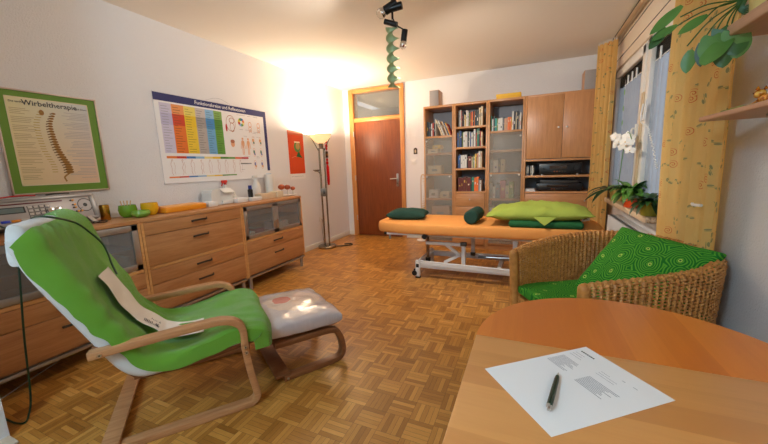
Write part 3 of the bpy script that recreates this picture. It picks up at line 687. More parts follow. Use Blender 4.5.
for k in range(44):
    y = py1-.062-k*.0106
    if y < py0+.02: break
    L = rn.uniform(.05, .12); m.quad(I4, px0+.012, px0+.012+L, y, y+.003, brn, .0018) if k % 5 else None
    L = rn.uniform(.09, .155); m.quad(I4, px1-.014-L, px1-.014, y, y+.003, gy, .0018) if k % 6 else None
bone, bone2 = rgb('bone', 170, 122, 54), rgb('bone_dark', 112, 74, 28)
SPN = smoothpath([(f_, s_, 0) for f_, s_ in ((.53, 0), (.465, .18), (.47, .38), (.50, .6), (.556, .78), (.595, .9), (.60, 1.0))], 8)
def spx(s):
    k = min(range(len(SPN)), key=lambda i: abs(SPN[i].y-s)); return px0+(px1-px0)*SPN[k].x
for k in range(24):
    s_ = k/23; y = py1-.085-s_*.39; x = spx(s_); w = .011+.013*s_
    m.disc(I4, x, y, .0065+.004*s_, bone, .002, ru=w); m.quad(I4, x-w*.9, x+w*.9, y-.0015, y+.0015, bone2, .0024)
    m.line(I4, [(x-w*.6, y), (x-w-.010, y-.005)], .006, bone2, .0022)
    m.quad(I4, x-w-.070, x-w-.040, y, y+.004, rgb('label_gold', 186, 156, 60) if k == 0 else bpy.data.materials['label_gold'], .002)
m.line(I4, [(spx(1), py1-.480), (spx(1)-.02, py1-.495), (spx(1)-.036, py1-.51), (spx(1)-.030, py1-.53), (spx(1)-.026, py1-.54)], .010, bone, .002)
m.disc(I4, spx(0)-.062, py1-.085, .018, bone, .002, ru=.013)
part('print', m, t, 'beige print with a golden spine and the title Wirbeltherapie')

# large reflex zone poster
T = frame((XL+.006, 1.935, 1.118), (0, 1, 0), (0, 0, 1)); W_, H_ = 1.335, .79
t = thing('wall_chart', 'large white medical wall chart with dark blue header and coloured columns', 'poster', (XL, 1.935+W_/2, 1.118))
m = MB(T); m.box(0, W_, 0, H_, -.003, 0, PAPER); navy = rgb('navy', 40, 44, 104)
m.quad(I4, 0, W_, H_-.07, H_, navy); m.quad(I4, W_-.045, W_, .085, H_-.07, navy)
m.text('Funktionskreise und Reflexzonen', .047, Matrix.Translation((W_*.53, H_-.036, .0006)), PAPER)
cols = [((206, 200, 222), (190, 184, 214), (206, 200, 222)), ((232, 152, 90), (206, 66, 34), (226, 116, 40)), ((234, 214, 110), (232, 196, 40), (234, 200, 56)), ((200, 192, 190), (160, 154, 152), (178, 170, 166)), ((140, 186, 222), (70, 140, 200), (110, 170, 214)), ((132, 172, 90), (78, 140, 50), (98, 156, 60))]
cx = [.045, .155, .275, .395, .505, .605, .705]; cx = [c*.98 for c in cx]
for i, cc in enumerate(cols):
    for j, (a, b) in enumerate(((.62, .705), (.52, .62), (.27, .52))):
        m.quad(I4, cx[i], cx[i+1], a*1.0, b*1.0, rgb('chart_colour', *cc[j]))
    for k in range(18):
        y = .285+k*.023; L = rn.uniform(.3, .75)*(cx[i+1]-cx[i]); m.quad(I4, cx[i]+.012, cx[i]+.012+L, y, y+.004, INKG if i in (0,) else rgb('chart_text', *[int(q*.62) for q in cc[2]]) if k == 0 else (INKG if i == 0 else m.mats[-1]), .0009)
strip = [(232, 130, 60), (206, 60, 34), (60, 120, 190), (140, 186, 222), (236, 220, 140), (232, 196, 40), (80, 140, 50), (110, 160, 80), (226, 110, 60), (200, 40, 40)]
for i, c in enumerate(strip):
    c = rgb('strip_colour', *c); m.quad(I4, .05+.095*i, .05+.095*(i+1), .222, .243, c)
    if i < 8: m.quad(I4, .05+.095*i, .05+.095*(i+1), .045, .058, c)
figc = rgb('figure_line', 196, 160, 150)
for k in range(9):
    x = .09+.098*k; s_ = 1 if k % 2 else -1
    m.line(I4, [(x, .20), (x+.012*s_, .17), (x-.004, .135), (x+.008*s_, .10), (x, .072)], .0035, figc); m.line(I4, [(x+.02, .19), (x+.028, .15), (x+.018, .11), (x+.024, .078)], .0025, figc)
    m.disc(I4, x+.006, .205, .008, figc, .0007, rin=.6)
# ear, wheel, bodies, heads, soles
sk, sk2 = rgb('skin_drawing', 226, 170, 130), rgb('skin_outline', 176, 110, 80)
m.disc(I4, .80, .60, .085, sk2, .0007, ru=.062, rin=.93); m.disc(I4, .815, .56, .05, sk2, .0007, ru=.03, rin=.86); m.disc(I4, .815, .63, .03, sk2, .0007, ru=.036, rin=.8)
m.disc(I4, .738, .55, .04, rgb('red_shape', 190, 40, 40), .0008, ru=.012)
for k in range(8): m.disc(I4, .945, .625, .045, rgb('wheel_colour', *strip[[0, 2, 6, 5, 1, 3, 7, 4][k]]), .0007, seg=5, a0=k*PI/4, a1=(k+1)*PI/4)
m.disc(I4, .945, .625, .016, PAPER, .0009)
m.disc(I4, .80, .385, .036, sk, .0007, ru=.026); m.disc(I4, .80, .41, .02, sk2, .0008, ru=.028)
for x in (.94, 1.02):
    m.disc(I4, x, .445, .013, sk, .0007); m.disc(I4, x, .39, .042, sk, .0007, ru=.016)
    for s_ in (-1, 1): m.line(I4, [(x+.014*s_, .425), (x+.026*s_, .37), (x+.03*s_, .335)], .007, sk); m.line(I4, [(x+.007*s_, .365), (x+.009*s_, .32), (x+.008*s_, .27)], .009, sk)
for x, y in ((1.07, .58), (1.20, .58)):
    for s_ in (0, 1): m.disc(I4, x+s_*.0, y+.03-.05*s_, .032, sk, .0007, ru=.024, rin=.75); m.line(I4, [(x-.02, y-.06), (x, y-.02), (x+.02, y-.06)], .004, sk2)
fc = [rgb('sole_a', 220, 150, 60), rgb('sole_b', 70, 130, 110), rgb('sole_c', 110, 120, 180)]
for x in (1.10, 1.21):
    for i, y in enumerate((.43, .30, .16)):
        m.disc(I4, x, y, .05, sk, .0007, ru=.022, rin=.9); m.disc(I4, x-.003, y+.005, .022, fc[i], .0008, ru=.012); m.disc(I4, x+.005, y-.02, .014, fc[(i+1) % 3], .0009, ru=.01)
for k in range(26):
    x = rn.uniform(.87, 1.2); y = rn.choice((.70, .545, .53, .515, .475, .25, .235, .105, .225)); m.quad(I4, x, x+rn.uniform(.03, .06), y, y+.003, INKG, .0007)
m.quad(I4, .88, .99, .165, .178, rgb('grey_label', 120, 120, 120)); m.quad(I4, .99, 1.04, .165, .178, INKG)
part('sheet', m, t)
m = MB(T); m.box(-.004, W_+.004, H_-.004, H_+.006, -.004, .005, plain('white_rail', S(222, 220, 222), .4), .002); part('hanging_rail', m, t)
m = MB(T); m.box(-.004, W_+.004, -.006, .004, -.004, .005, bpy.data.materials['white_rail'], .002); part('bottom_rail', m, t)
m = MB(T); m.tube(smoothpath([(W_*.38, H_+.003, .002), (W_*.5, H_+.045, .001), (W_*.62, H_+.003, .002)], 6), .0012, INKG, 5); part('cord', m, t)

# red calendar
T = frame((XL+.004, 3.655, 1.07), (0, 1, 0), (0, 0, 1)); t = thing('wall_calendar', 'narrow red-orange calendar sheet with a green glass on the wall', 'calendar', (XL, 3.82, 1.07))
m = MB(T); m.box(0, .33, .075, .655, -.004, 0, rgb('calendar_red', 214, 72, 22)); m.quad(I4, .0, .33, .60, .655, rgb('calendar_top', 196, 96, 60), .0006)
gg, gd = rgb('glass_green', 90, 140, 70), rgb('deep_green', 24, 100, 52)
m.disc(I4, .185, .44, .07, gg, .0008, ru=.072); m.disc(I4, .195, .45, .045, rgb('glass_inner', 190, 150, 90), .001, ru=.045); m.quad(I4, .125, .245, .495, .515, rgb('glass_rim', 236, 220, 190), .0012)
m.add([V(p) for p in ((.15, .31, .0011), (.29, .29, .0011), (.235, .345, .0011), (.2, .375, .0011))], [(0, 1, 2, 3)], gd); m.line(I4, [(.21, .37), (.225, .33)], .03, gd, .001)
m.line(I4, [(.05, .29), (.12, .31), (.2, .305), (.29, .295)], .005, rgb('pink_line', 236, 150, 110), .0009)
part('picture', m, t, 'red-orange picture of a green glass')
m = MB(T); m.box(0, .33, 0, .075, -.004, .0, PAPER); [m.quad(I4, .02+.03*k, .04+.03*k, .035, .04, INKG, .0006) for k in range(9)]; part('date_strip', m, t)
# red hanging knot behind the lamp
t = thing('hanging_charm', 'red knotted charm with dark medallion and long tassel by the lamp', 'wall decoration', (XL, 4.555, .95)); RED = fabric('red_cord', S(206, 26, 30), S(186, 16, 22), 600)
y = 4.555; x = XL+.016
m = MB(); m.tube([(x, y, 1.74), (x, y, 1.46)], .003, RED, 6); m.cyl((x, y, 1.74), (XL, y, 1.745), .004, RED, seg=6); m.ball((x, y, 1.62), .022, RED, (.5, 1, 1.3)); m.ball((x, y, 1.555), .028, RED, (.4, 1.1, 1.0)); m.ball((x, y, 1.51), .02, RED, (.5, 1, 1)); part('knot', m, t)
m = MB(); m.box(x-.008, x+.008, y-.03, y+.03, 1.37, 1.47, plain('dark_medallion', S(44, 24, 20), .3), .008); m.cyl((x+.007, y, 1.42), (x+.011, y, 1.42), .018, plain('gold_medal', S(180, 130, 60), .3, .8), seg=16); part('medallion', m, t)
m = MB(); m.ball((x, y, 1.34), .024, RED, (.5, 1, 1)); m.ball((x, y, 1.29), .03, RED, (.5, 1, .9)); m.ball((x, y, 1.245), .02, RED, (.5, 1, 1)); m.lathe([(0, 0), (.010, 0), (.022, -.02), (.022, -.24), (.016, -.31), (0, -.31)], RED, (x+.002, y, 1.25), 12); part('tassel', m, t)
# switch and small plaque right of the door, socket by the lamp
m = MB(); m.box(-1.77, -1.69, YB-.009, YB, 1.215, 1.295, WHITE, .004); m.box(-1.757, -1.703, YB-.013, YB-.008, 1.228, 1.282, WHITE, .003); solo('light_switch', m, 'square white light switch right of the door', 'light switch')
m = MB(); T = frame((-1.70, YB, 1.43), (1, 0, 0), (0, 0, 1)); m.M = T @ Matrix.Rotation(0, 4, 'X')
m.prism([(x, y) for x, y in [(-.03, -.05), (.03, -.05), (.03, .02)]+[(.03*math.cos(a*PI/8), .02+.03*math.sin(a*PI/8)) for a in range(1, 8)]+[(-.03, .02)]], .0, .010, plain('dark_plaque', S(66, 46, 34), .5)); m.disc(I4, 0, -.005, .028, rgb('plaque_face', 200, 180, 150), .0105, ru=.014)
m.fix = True; solo('small_plaque', m, 'tiny dark arched plaque on the wall above the light switch', 'wall decoration')
m = MB(); m.box(XL, XL+.009, 4.25, 4.33, .385, .465, WHITE, .004); m.cyl((XL+.006, 4.29, .425), (XL+.012, 4.29, .425), .022, WHITE, seg=20); solo('wall_socket', m, 'white wall socket low behind the floor lamp', 'socket')
# ---------------------------------------------------------------- things on the sideboards
ZT = .8825
def cer(name, *c): return plain(name, S(*c), .22)
def bowl(x, y, r, h, m, lab, name='bowl', rb=.5):
    b = MB(); b.lathe([(0, 0), (r*rb, 0), (r*.85, h*.25), (r, h*.6), (r*.93, h), (r*.86, h), (r*.9, h*.6), (r*.75, h*.3), (0, h*.12)], m, (x, y, ZT), 32)
    return solo(name, b, lab, 'bowl')
b = MB(); b.lathe([(0, 0), (.028, 0), (.03, .004), (.030, .10), (.028, .112), (.026, .112), (.026, .02), (0, .02)], plain('gold_tin', S(196, 150, 62), .22, 1), (-2.85, 1.382, ZT), 26); solo('metal_cup', b, 'shiny gold metal cup standing beside the radio', 'cup')
GC = cer('green_ceramic', 112, 160, 40)
t = thing('tea_light_bowl', 'larger green ceramic bowl with wooden sticks in it', 'bowl', (-2.85, 1.535, ZT))
b = MB(); r, h = .062, .092; b.lathe([(0, 0), (.032, 0), (.054, h*.2), (r, h*.6), (.055, h), (.050, h), (.056, h*.6), (.045, h*.3), (0, h*.12)], GC, (-2.85, 1.535, ZT), 32); part('bowl', b, t)
for k in range(5):
    b = MB(); x, y = -2.87+.012*k, 1.52+.006*(k % 3); b.cyl((x, y, ZT+.03), (x-.01+.004*k, y-.012+.008*k, ZT+.128), .0035, plain('pale_stick', S(214, 178, 130), .6) if 'pale_stick' not in bpy.data.materials else bpy.data.materials['pale_stick'], seg=6); part('stick', b, t)
bowl(-2.71, 1.545, .062, .052, cer('light_green_ceramic', 132, 176, 70), 'small shallow light green bowl in front of the taller bowls', rb=.4)
bowl(-2.80, 1.668, .062, .096, cer('yellow_ceramic', 226, 172, 26), 'round yellow ceramic bowl behind the shallow green one', rb=.62)
b = MB(); OT = plain('orange_tray', S(232, 148, 30), .35); b.box(-2.90, -2.72, 1.74, 2.12, ZT, ZT+.046, OT, .008, 3); b.box(-2.885, -2.735, 1.755, 2.105, ZT+.046, ZT+.052, plain('pinkish_lid', S(236, 176, 110), .5), .004); b.box(-2.93, -2.87, 1.735, 1.80, ZT, ZT+.035, OT, .006)
solo('flat_case', b, 'flat orange plastic case with paler lid on the sideboard', 'box')
b = MB(); b.box(-2.86, -2.74, 2.16, 2.26, ZT, ZT+.045, WHITE, .006); b.box(-2.855, -2.745, 2.165, 2.255, ZT+.045, ZT+.047, PAPER); solo('small_box', b, 'low white box between orange case and tissue dispenser', 'box')
t = thing('tissue_dispenser', 'domed white tissue dispenser with open slanted flap', 'dispenser', (-2.84, 2.38, ZT))
b = MB(); T = frame((-2.90, 2.38, ZT), (0, 1, 0), (0, 0, 1)); pts = [(-.13, 0), (.12, 0), (.12, .09), (.07, .155)]+[(-.13+.07*(1-math.sin(a)), .155-.07*(1-math.cos(a))) for a in (PI/2, PI/3, PI/6, 0)]
pts = [(-.13, 0), (.12, 0), (.12, .10), (.08, .155), (-.08, .155), (-.11, .145), (-.127, .12)]
MW = plain('milky_plastic', S(226, 224, 218), .35); b.M = T; b.prism(pts, -.05, .09, MW); part('body', b, t)
b = MB(T); b.add([V((-.03, .160, .10)), V((.09, .160, .10)), V((.115, .12, .13)), V((-.01, .12, .13)), V((-.03, .156, .10)), V((.09, .156, .10)), V((.115, .116, .13)), V((-.01, .116, .13))], [(0, 1, 2, 3), (7, 6, 5, 4), (0, 4, 5, 1), (1, 5, 6, 2), (2, 6, 7, 3), (3, 7, 4, 0)], WHITE); part('flap', b, t)
b = MB(T); b.box(-.02, .10, .004, .04, .091, .115, WHITE, .003); part('tray', b, t)
def bottle(x, y, r, h, m, lab, cap=None, ch=.03, name='bottle'):
    t = thing(name, lab, 'bottle', (x, y, ZT)); b = MB(); b.lathe([(0, 0), (r*.9, 0), (r, .006), (r, h*.72), (r*.8, h*.82), (r*.35, h*.88), (r*.35, h), (0, h)], m, (x, y, ZT), 22); part('body', b, t)
    b = MB(); b.lathe([(0, h-.002), (r*.45, h-.002), (r*.42, h+ch), (0, h+ch)], cap or WHITE, (x, y, ZT), 16); part('cap', b, t); return t
def spray(x, y, r, h, mt, lab, c0=None):
    t = thing('spray_bottle', lab, 'bottle', (x, y, ZT)); b = MB(); b.lathe([(0, 0), (r, 0), (r, h*.55), (r*.5, h*.72), (r*.35, h*.8), (0, h*.8)], c0 or MW, (x, y, ZT), 22); part('body', b, t)
    b = MB(); b.cyl((x, y, ZT+h*.8), (x, y, ZT+h*.88), r*.42, mt, seg=14); b.box(x-.012, x+.012, y-.045, y+.02, ZT+h*.88, ZT+h, mt, .006); b.bar((x, y-.03, ZT+h*.9), (x+.0, y-.05, ZT+h*.74), .008, .012, mt); part('trigger', b, t); return t
spray(-2.945, 2.545, .032, .235, plain('red_trigger', S(206, 50, 40), .35), 'spray bottle with red trigger behind the tissue dispenser')
bottle(-2.85, 2.565, .026, .085, MW, 'small white bottle right of the tissue dispenser')
b = MB(); b.box(-2.86, -2.74, 2.50, 2.64, ZT, ZT+.045, WHITE, .006); b.box(-2.85, -2.75, 2.51, 2.63, ZT+.045, ZT+.047, PAPER); solo('small_box', b, 'low white box in front of the small white bottle', 'box')
b = MB(); b.box(-2.86, -2.72, 2.665, 2.81, ZT, ZT+.012, WHITE, .004); b.box(-2.865, -2.715, 2.66, 2.815, ZT+.012, ZT+.038, WHITE, .004); solo('white_tray', b, 'small white tray carrying the dark blue bottle', 'tray')
t = thing('bottle', 'small dark blue bottle standing on a white tray', 'bottle', (-2.79, 2.725, ZT+.038)); x, y, z = -2.79, 2.725, ZT+.0385
b = MB(); b.lathe([(0, 0), (.026, 0), (.027, .08), (.014, .095), (0, .095)], plain('dark_glass', S(26, 26, 34), .15), (x, y, z), 20); part('body', b, t)
b = MB(); b.lathe([(0, .09), (.019, .09), (.018, .128), (0, .128)], plain('blue_cap', S(30, 44, 130), .3), (x, y, z), 16); part('cap', b, t)
spray(-2.90, 2.93, .048, .27, MW, 'white spray bottle with white trigger against the wall chart')
BG = plain('beige_card', S(212, 190, 160), .6)
b = MB(); b.box(-2.84, -2.74, 2.83, 3.07, ZT, ZT+.062, BG, .004); b.box(-2.84, -2.72, 3.07, 3.17, ZT, ZT+.072, plain('pale_lid', S(222, 206, 176), .5), .005); solo('long_box', b, 'long low beige box beside the dish of wooden balls', 'box')
t = thing('paper_roll', 'tall white cylinder bottle in front of blue chart border', 'bottle', (-2.91, 3.16, ZT)); b = MB(); b.lathe([(0, 0), (.052, 0), (.054, .27), (.05, .275), (0, .275)], plain('frosted_white', S(226, 222, 214), .35), (-2.91, 3.16, ZT), 26); part('body', b, t)
b = MB(); b.cyl((-2.91, 3.16, ZT+.275), (-2.91, 3.16, ZT+.285), .03, plain('bluish_lid', S(180, 196, 210), .4)); part('lid', b, t)
t = thing('dish', 'flat white dish holding three small brown-capped stands', 'dish', (-2.78, 3.32, ZT)); b = MB(); b.lathe([(0, 0), (.08, 0), (.10, .012), (.096, .014), (.075, .006), (0, .006)], WHITE, (0, 0, 0), 32, R=Matrix(((1, 0, 0), (0, 1.5, 0), (0, 0, 1))))
for v in b.bm.verts: v.co += V((-2.78, 3.32, ZT))
part('plate', b, t)
MH = plain('brown_ball', S(168, 74, 34), .4)
for i, (x, y, r, h) in enumerate(((-2.78, 3.215, .042, .115), (-2.79, 3.335, .039, .105), (-2.78, 3.425, .030, .085))):
    b = MB(); b.lathe([(0, .008), (.02, .008), (.007, .02), (.006, h-r*.7), (0, h-r*.7)], MW, (x, y, ZT), 12); b.ball((x, y, ZT+h), r, MH, (1, 1, .8)); solo('wooden_ball', b, '%s brown round-headed massage stand on the white dish' % ('leftmost large', 'middle', 'rightmost small')[i], 'massage tool', 'round massage tools on the dish')

# therapy device with keypad and dial on its metal feet
t = thing('therapy_device', 'long silver therapy device with keypad, display and round dial', 'device', (-2.86, 1.0, ZT)); T = frame((-2.795, .60, .926), (0, 1, 0), V((-.30, 0, .954))); SV = plain('silver_panel', S(176, 170, 170), .4, .25); W_ = .715; HH = .158
b = MB(T); b.box(0, W_, 0, HH, -.10, 0, SV, .006); b.box(W_-.022, W_+.012, -.004, HH+.006, -.11, .004, plain('side_cheek', S(150, 148, 148), .35, .5), .005); b.box(0, W_, HH-.012, HH+.012, -.11, .006, bpy.data.materials['side_cheek'], .005); b.box(0, W_, -.012, .006, -.10, .008, bpy.data.materials['side_cheek'], .004); part('housing', b, t)
b = MB(T); b.quad(I4, .0, .545, HH-.030, HH-.022, plain('maroon_stripe', S(96, 20, 26), .3), .0008); b.quad(I4, .1, .36, .075, .115, plain('display_edge', S(40, 44, 46), .3), .0008); b.quad(I4, .11, .352, .081, .109, plain('lcd', S(110, 128, 130), .25), .0012); part('display', b, t)
KEY = plain('key_cap', S(206, 202, 200), .4)
for i in range(4):
    for j in range(4):
        b = MB(T); x = .382+i*.027; y = .04+j*.022; b.box(x-.0118, x+.0118, y-.0095, y+.0095, .0, .002, BLACK); b.box(x-.010, x+.010, y-.0075, y+.0075, .002, .005, KEY, .001); part('key', b, t)
for i, (x, c) in enumerate(((.20, (20, 70, 46)), (.26, (30, 60, 200)), (.305, (226, 140, 20)), (.35, (206, 204, 200)))):
    b = MB(T); b.box(x-.02, x+.02, .022, .038, 0, .005, plain('socket_colour', S(*c), .35), .002); part('colour_key', b, t)
b = MB(T); b.lathe([(0, 0), (.017, 0), (.015, .018), (0, .02)], plain('chrome', S(230, 230, 230), .1, 1), (.470, .074, 0), 18); b.lathe([(0, 0), (.017, 0), (.015, .018), (0, .02)], bpy.data.materials['chrome'], (.505, .074, 0), 18); part('knob', b, t)
YK = plain('yellow_key', S(232, 160, 30), .4)
for x, y in ((.60, .128), (.605, .098), (.605, .078), (.612, .050), (.632, .05)):
    b = MB(T); b.cyl((x, y, 0), (x, y, .008), .006, YK, seg=12); b.cyl((x-.011, y, 0), (x-.011, y, .005), .005, BLACK, seg=10); part('button', b, t)
b = MB(T); b.disc(I4, .672-.012, .09, .046, BLACK, .001, ru=.042, rin=.9, seg=36); b.disc(I4, .66, .09, .013, BLACK, .002, ru=.012); b.line(I4, [(.645, .075), (.628, .068)], .0025, BLACK, .001); b.disc(I4, .66, .09, .036, plain('dial_face', S(190, 184, 184), .4), .0008, ru=.033); part('dial', b, t)
for y in (.72, 1.262):
    b = MB(); b.bar((-2.78, y-.012, .935), (-2.735, y+.010, ZT+.004), .034, .006, ALU); part('foot', b, t); b = MB(); b.bar((-2.90, y, .93), (-2.93, y, ZT+.004), .03, .006, ALU); part('foot', b, t)
b = MB(); b.tube(smoothpath([(-2.84, .86, 1.094), (-2.85, .92, 1.10), (-2.85, .97, 1.10), (-2.86, 1.03, 1.096)], 6), .005, plain('red_cable', S(190, 40, 40), .4), 6); solo('cable', b, 'short red cable lying on top of the silver device', 'cable')
b = MB(); b.tube(smoothpath([(-2.86, 1.08, 1.096), (-2.85, 1.13, 1.10), (-2.86, 1.2, 1.098)], 6), .006, DKMETAL, 6); solo('probe', b, 'thin dark probe lying on top of the silver device', 'device')
b = MB(); b.tube(smoothpath([(-2.72, 1.215, ZT+.004), (-2.76, 1.25, ZT+.006), (-2.70, 1.30, ZT+.005), (-2.74, 1.33, ZT+.012), (-2.80, 1.29, ZT+.006), (-2.72, 1.25, ZT+.014), (-2.69, 1.28, ZT+.006)], 6), .004, BLACK, 6); solo('cable', b, 'tangled black cable under the right end of the silver device', 'cable')

# ---------------------------------------------------------------- floor lamp
lx, ly = -2.832, 4.20; t = thing('floor_lamp', 'steel uplighter floor lamp with glowing bowl by the corner', 'floor lamp', (lx, ly, 0)); a = V((.83, .56, 0)); NICK = plain('satin_nickel', S(150, 138, 120), .25, 1)
LP = lambda s, z, f=0: (lx+a.x*s-a.y*f*-1*0, ly+a.y*s, z)
b = MB(); b.lathe([(0, 0), (.135, 0), (.14, .006), (.14, .028), (.125, .040), (.05, .048), (0, .048)], NICK, (lx, ly, 0), 40); part('base', b, t)
for s in (-.034, .034):
    b = MB(); b.cyl(LP(s, .04), LP(s, 1.50), .013, NICK, seg=14); part('pole', b, t)
for s in (-1, 1):
    b = MB(); b.tube([LP(.034*s, 1.44), LP(.05*s, 1.48), LP(.135*s, 1.655), LP(.140*s, 1.68)], .005, BLACK, 8); part('support', b, t)
bm_ = N('lamp_bowl_glass'); bm_.set(Base_Color=S(250, 226, 176), Roughness=.5, Emission_Color=S(255, 216, 150), Emission_Strength=.8)
b = MB(); b.lathe([(.03, 1.575), (.06, 1.59), (.10, 1.62), (.135, 1.66), (.148, 1.69), (.150, 1.694), (.152, 1.69), (.138, 1.652), (.102, 1.61), (.062, 1.58), (.03, 1.565)], bm_.m, (lx, ly, 0), 40); part('bowl', b, t, 'glowing frosted glass bowl')
b = MB(); b.lathe([(.146, 1.686), (.158, 1.689), (.158, 1.695), (.146, 1.697)], NICK, (lx, ly, 0), 40); part('rim', b, t)
b = MB(); b.lathe([(0, 1.49), (.03, 1.49), (.036, 1.575), (.04, 1.60), (0, 1.60)], NICK, (lx, ly, 0), 20); part('socket', b, t)
b = MB(); p = LP(0, .86); R = Matrix.Rotation(math.atan2(a.y, a.x), 3, 'Z'); b.box(p[0]-.05, p[0]+.05, p[1]-.02, p[1]+.02, .79, .91, plain('grey_switch_box', S(120, 112, 104), .4, .5), .006, R=R); b.box(p[0]-.01, p[0]+.01, p[1]-.026, p[1]+.026, .83, .88, BLACK, .003, R=R); part('dimmer', b, t)
b = MB(); b.tube(smoothpath([LP(-.02, 1.10), LP(-.06, 1.155), LP(-.09, 1.17)], 5), .007, NICK, 8); b.lathe([(0, 0), (.02, 0), (.05, .02), (.052, .028), (0, .03)], NICK, (lx-.075, ly-.05, 1.16), 20); b.ball((lx-.075, ly-.05, 1.163), .02, plain('reading_bulb', S(250, 240, 220), .3), (1, 1, .5)); part('reading_arm', b, t)
b = MB(); b.tube(smoothpath([(lx-.06, ly+.02, .02), (lx-.09, ly+.04, .1), (lx-.11, ly+.05, .3), (XL+.03, 4.29, .40), (XL+.02, 4.29, .425)], 6), .0035, DKMETAL, 6); part('mains_cable', b, t)
b = MB(); b.tube(smoothpath([(lx+.12, ly+.08, .01), (lx+.22, ly+.14, .008), (lx+.30, ly+.24, .008), (lx+.24, ly+.3, .008), (lx+.16, ly+.24, .008)], 6), .009, BLACK, 6); part('foot_switch_cable', b, t)

# ---------------------------------------------------------------- ceiling spotlights and the green spiral
cx_, cy_ = -.962, 2.45; t = thing('ceiling_spotlight', 'black ceiling spotlight cluster with small glass bulbs', 'ceiling lamp', (cx_, cy_, 2.30)); BL = plain('black_lamp_metal', S(26, 25, 26), .35, .3); BULB = N('clear_bulb'); BULB.set(Base_Color=S(250, 250, 250), Roughness=.02, Transmission_Weight=1, IOR=1.3); REFL = plain('bulb_reflector', S(226, 226, 226), .1, 1)
b = MB(); b.cyl((cx_, cy_, H-.03), (cx_, cy_, H), .06, BL, seg=24); b.cyl((cx_, cy_, 2.26), (cx_, cy_, H-.03), .008, BL, seg=10); part('stem', b, t)
def spot(p, d, ln=.085, r=.024, glass=True):
    p, d = V(p), V(d).normalized(); b = MB(); b.cyl(p-d*ln/2, p+d*ln/2, r, BL, seg=18); h = part('spot_head', b, t)
    if glass:
        R = d.to_track_quat('Z', 'Y').to_matrix(); b = MB(); b.lathe([(0, 0), (r*.8, 0), (r*1.15, .02), (r*1.1, .03), (0, .03)], REFL, p+d*ln/2, 18, R=R); b.ball(p+d*(ln/2+.03), r*1.15, BULB.m, seg=14); part('bulb', b, h)
spot((cx_-.01, cy_, 2.345), (-.9, -.2, -.45), .10, .032); spot((cx_+.03, cy_, 2.335), (1, .1, .1), .09, .026, False)
spot((cx_-.01, cy_-.01, 2.232), (.9, .1, -.35), .10, .019, False)
b = MB(); b.tube(smoothpath([(cx_, cy_, 2.27), (cx_+.03, cy_, 2.215), (cx_+.085, cy_, 2.175), (cx_+.10, cy_, 2.165)], 5), .005, BL, 8); part('arm', b, t)
spot((cx_+.088, cy_, 2.135), (-.16, 0, -1), .075, .022)
t = thing('hanging_spiral', 'pale green twisted spiral mobile hanging under the ceiling spotlights', 'hanging decoration', (-.965, 2.45, 1.78))
b = MB(); GP = N('green_spiral_paper'); GP.set(Base_Color=S(178, 200, 156), Roughness=.5); turns = 3.0; z0, z1 = 1.785, 2.205
f = lambda u, v: (-.965+(v-.5)*.10*math.cos(2*PI*turns*u+.6), 2.45+(v-.5)*.10*math.sin(2*PI*turns*u+.6), z0+(z1-z0)*u)
b.surf(f, 130, 8, GP.m, .0015); part('spiral', b, t)
b = MB(); b.cyl((-.965, 2.45, 2.2), (-.965, 2.45, 2.26), .0012, WHITE, seg=5); part('thread', b, t)

# ---------------------------------------------------------------- massage table
t = thing('massage_table', 'massage table with orange padded top on white wheeled frame', 'massage table', (-.4, 3.55, 0)); OR = fabric('orange_cover', S(226, 150, 78), S(232, 160, 88), 250, .8, .15)
b = MB(); X0, X1, Y0, Y1, Z0, Z1 = -1.555, .62, 3.20, 3.90, .495, .603
def pad(u, v):
    a_ = 2*PI*u; n_ = 6.0; c, s = math.cos(a_), math.sin(a_); ex = abs(c)**(2/n_)*(1 if c >= 0 else -1); ey = abs(s)**(2/n_)*(1 if s >= 0 else -1)
    # v: 0 bottom centre .. 1 top centre
    if v < .25: r, z = v/.25*.95, Z0+.0
    elif v < .7: q = (v-.25)/.45; th_ = -PI/2+PI*q; r = .95+.05*math.cos(th_); z = (Z0+Z1)/2+(Z1-Z0)/2*math.sin(th_)
    else: r, z = .95*(1-(v-.7)/.3), Z1
    kx, ky = (X1-X0)/2, (Y1-Y0)/2; d = .05*ky if 1 else 0
    rx = kx*ex*1.0; ry = ky*ey
    # inset by an equal margin all round
    mg = (1-r)*ky; fx_ = max(0, (kx-mg)/kx); fy_ = max(0, (ky-mg)/ky)
    x, y = (X0+X1)/2+rx*fx_, (Y0+Y1)/2+ry*fy_
    k = noise.noise(V((x*6, y*6, z*5)))*.004+noise.noise(V((x*14, y*3, 2)))*.002
    return (x, y+k*(1 if .25 < v < .7 else 0), z+k*.8)
b.surf(pad, 160, 40, OR); bmesh.ops.remove_doubles(b.bm, verts=b.bm.verts[:], dist=1e-5); part('padded_top', b, t)
FW = WHITEM
b = MB(); b.box(-1.25, .5, 3.28, 3.32, .465, .495, FW, .004); b.box(-1.25, .5, 3.78, 3.82, .465, .495, FW, .004); b.box(-1.25, -1.21, 3.3, 3.8, .465, .495, FW, .004); b.box(.46, .5, 3.3, 3.8, .465, .495, FW, .004); b.box(-.62, -.58, 3.3, 3.8, .465, .495, FW, .004); part('upper_frame', b, t)
b = MB(); b.box(-1.42, -.99, 3.24, 3.262, .472, .494, FW, .004); b.box(-1.385, -1.365, 3.242, 3.26, .42, .475, plain('grey_tab', S(120, 116, 110), .5), .003); b.cyl((-1.44, 3.251, .484), (-1.41, 3.251, .484), .016, BLACK); part('headrest_rail', b, t)
b = MB(); b.cyl((-.975, 3.20, .475), (-.975, 3.245, .475), .026, BLACK, seg=20); b.cyl((-.975, 3.245, .475), (-.975, 3.28, .475), .008, STEEL); part('hand_knob', b, t, 'black hand knob')
yb0, yb1 = 3.30, 3.82
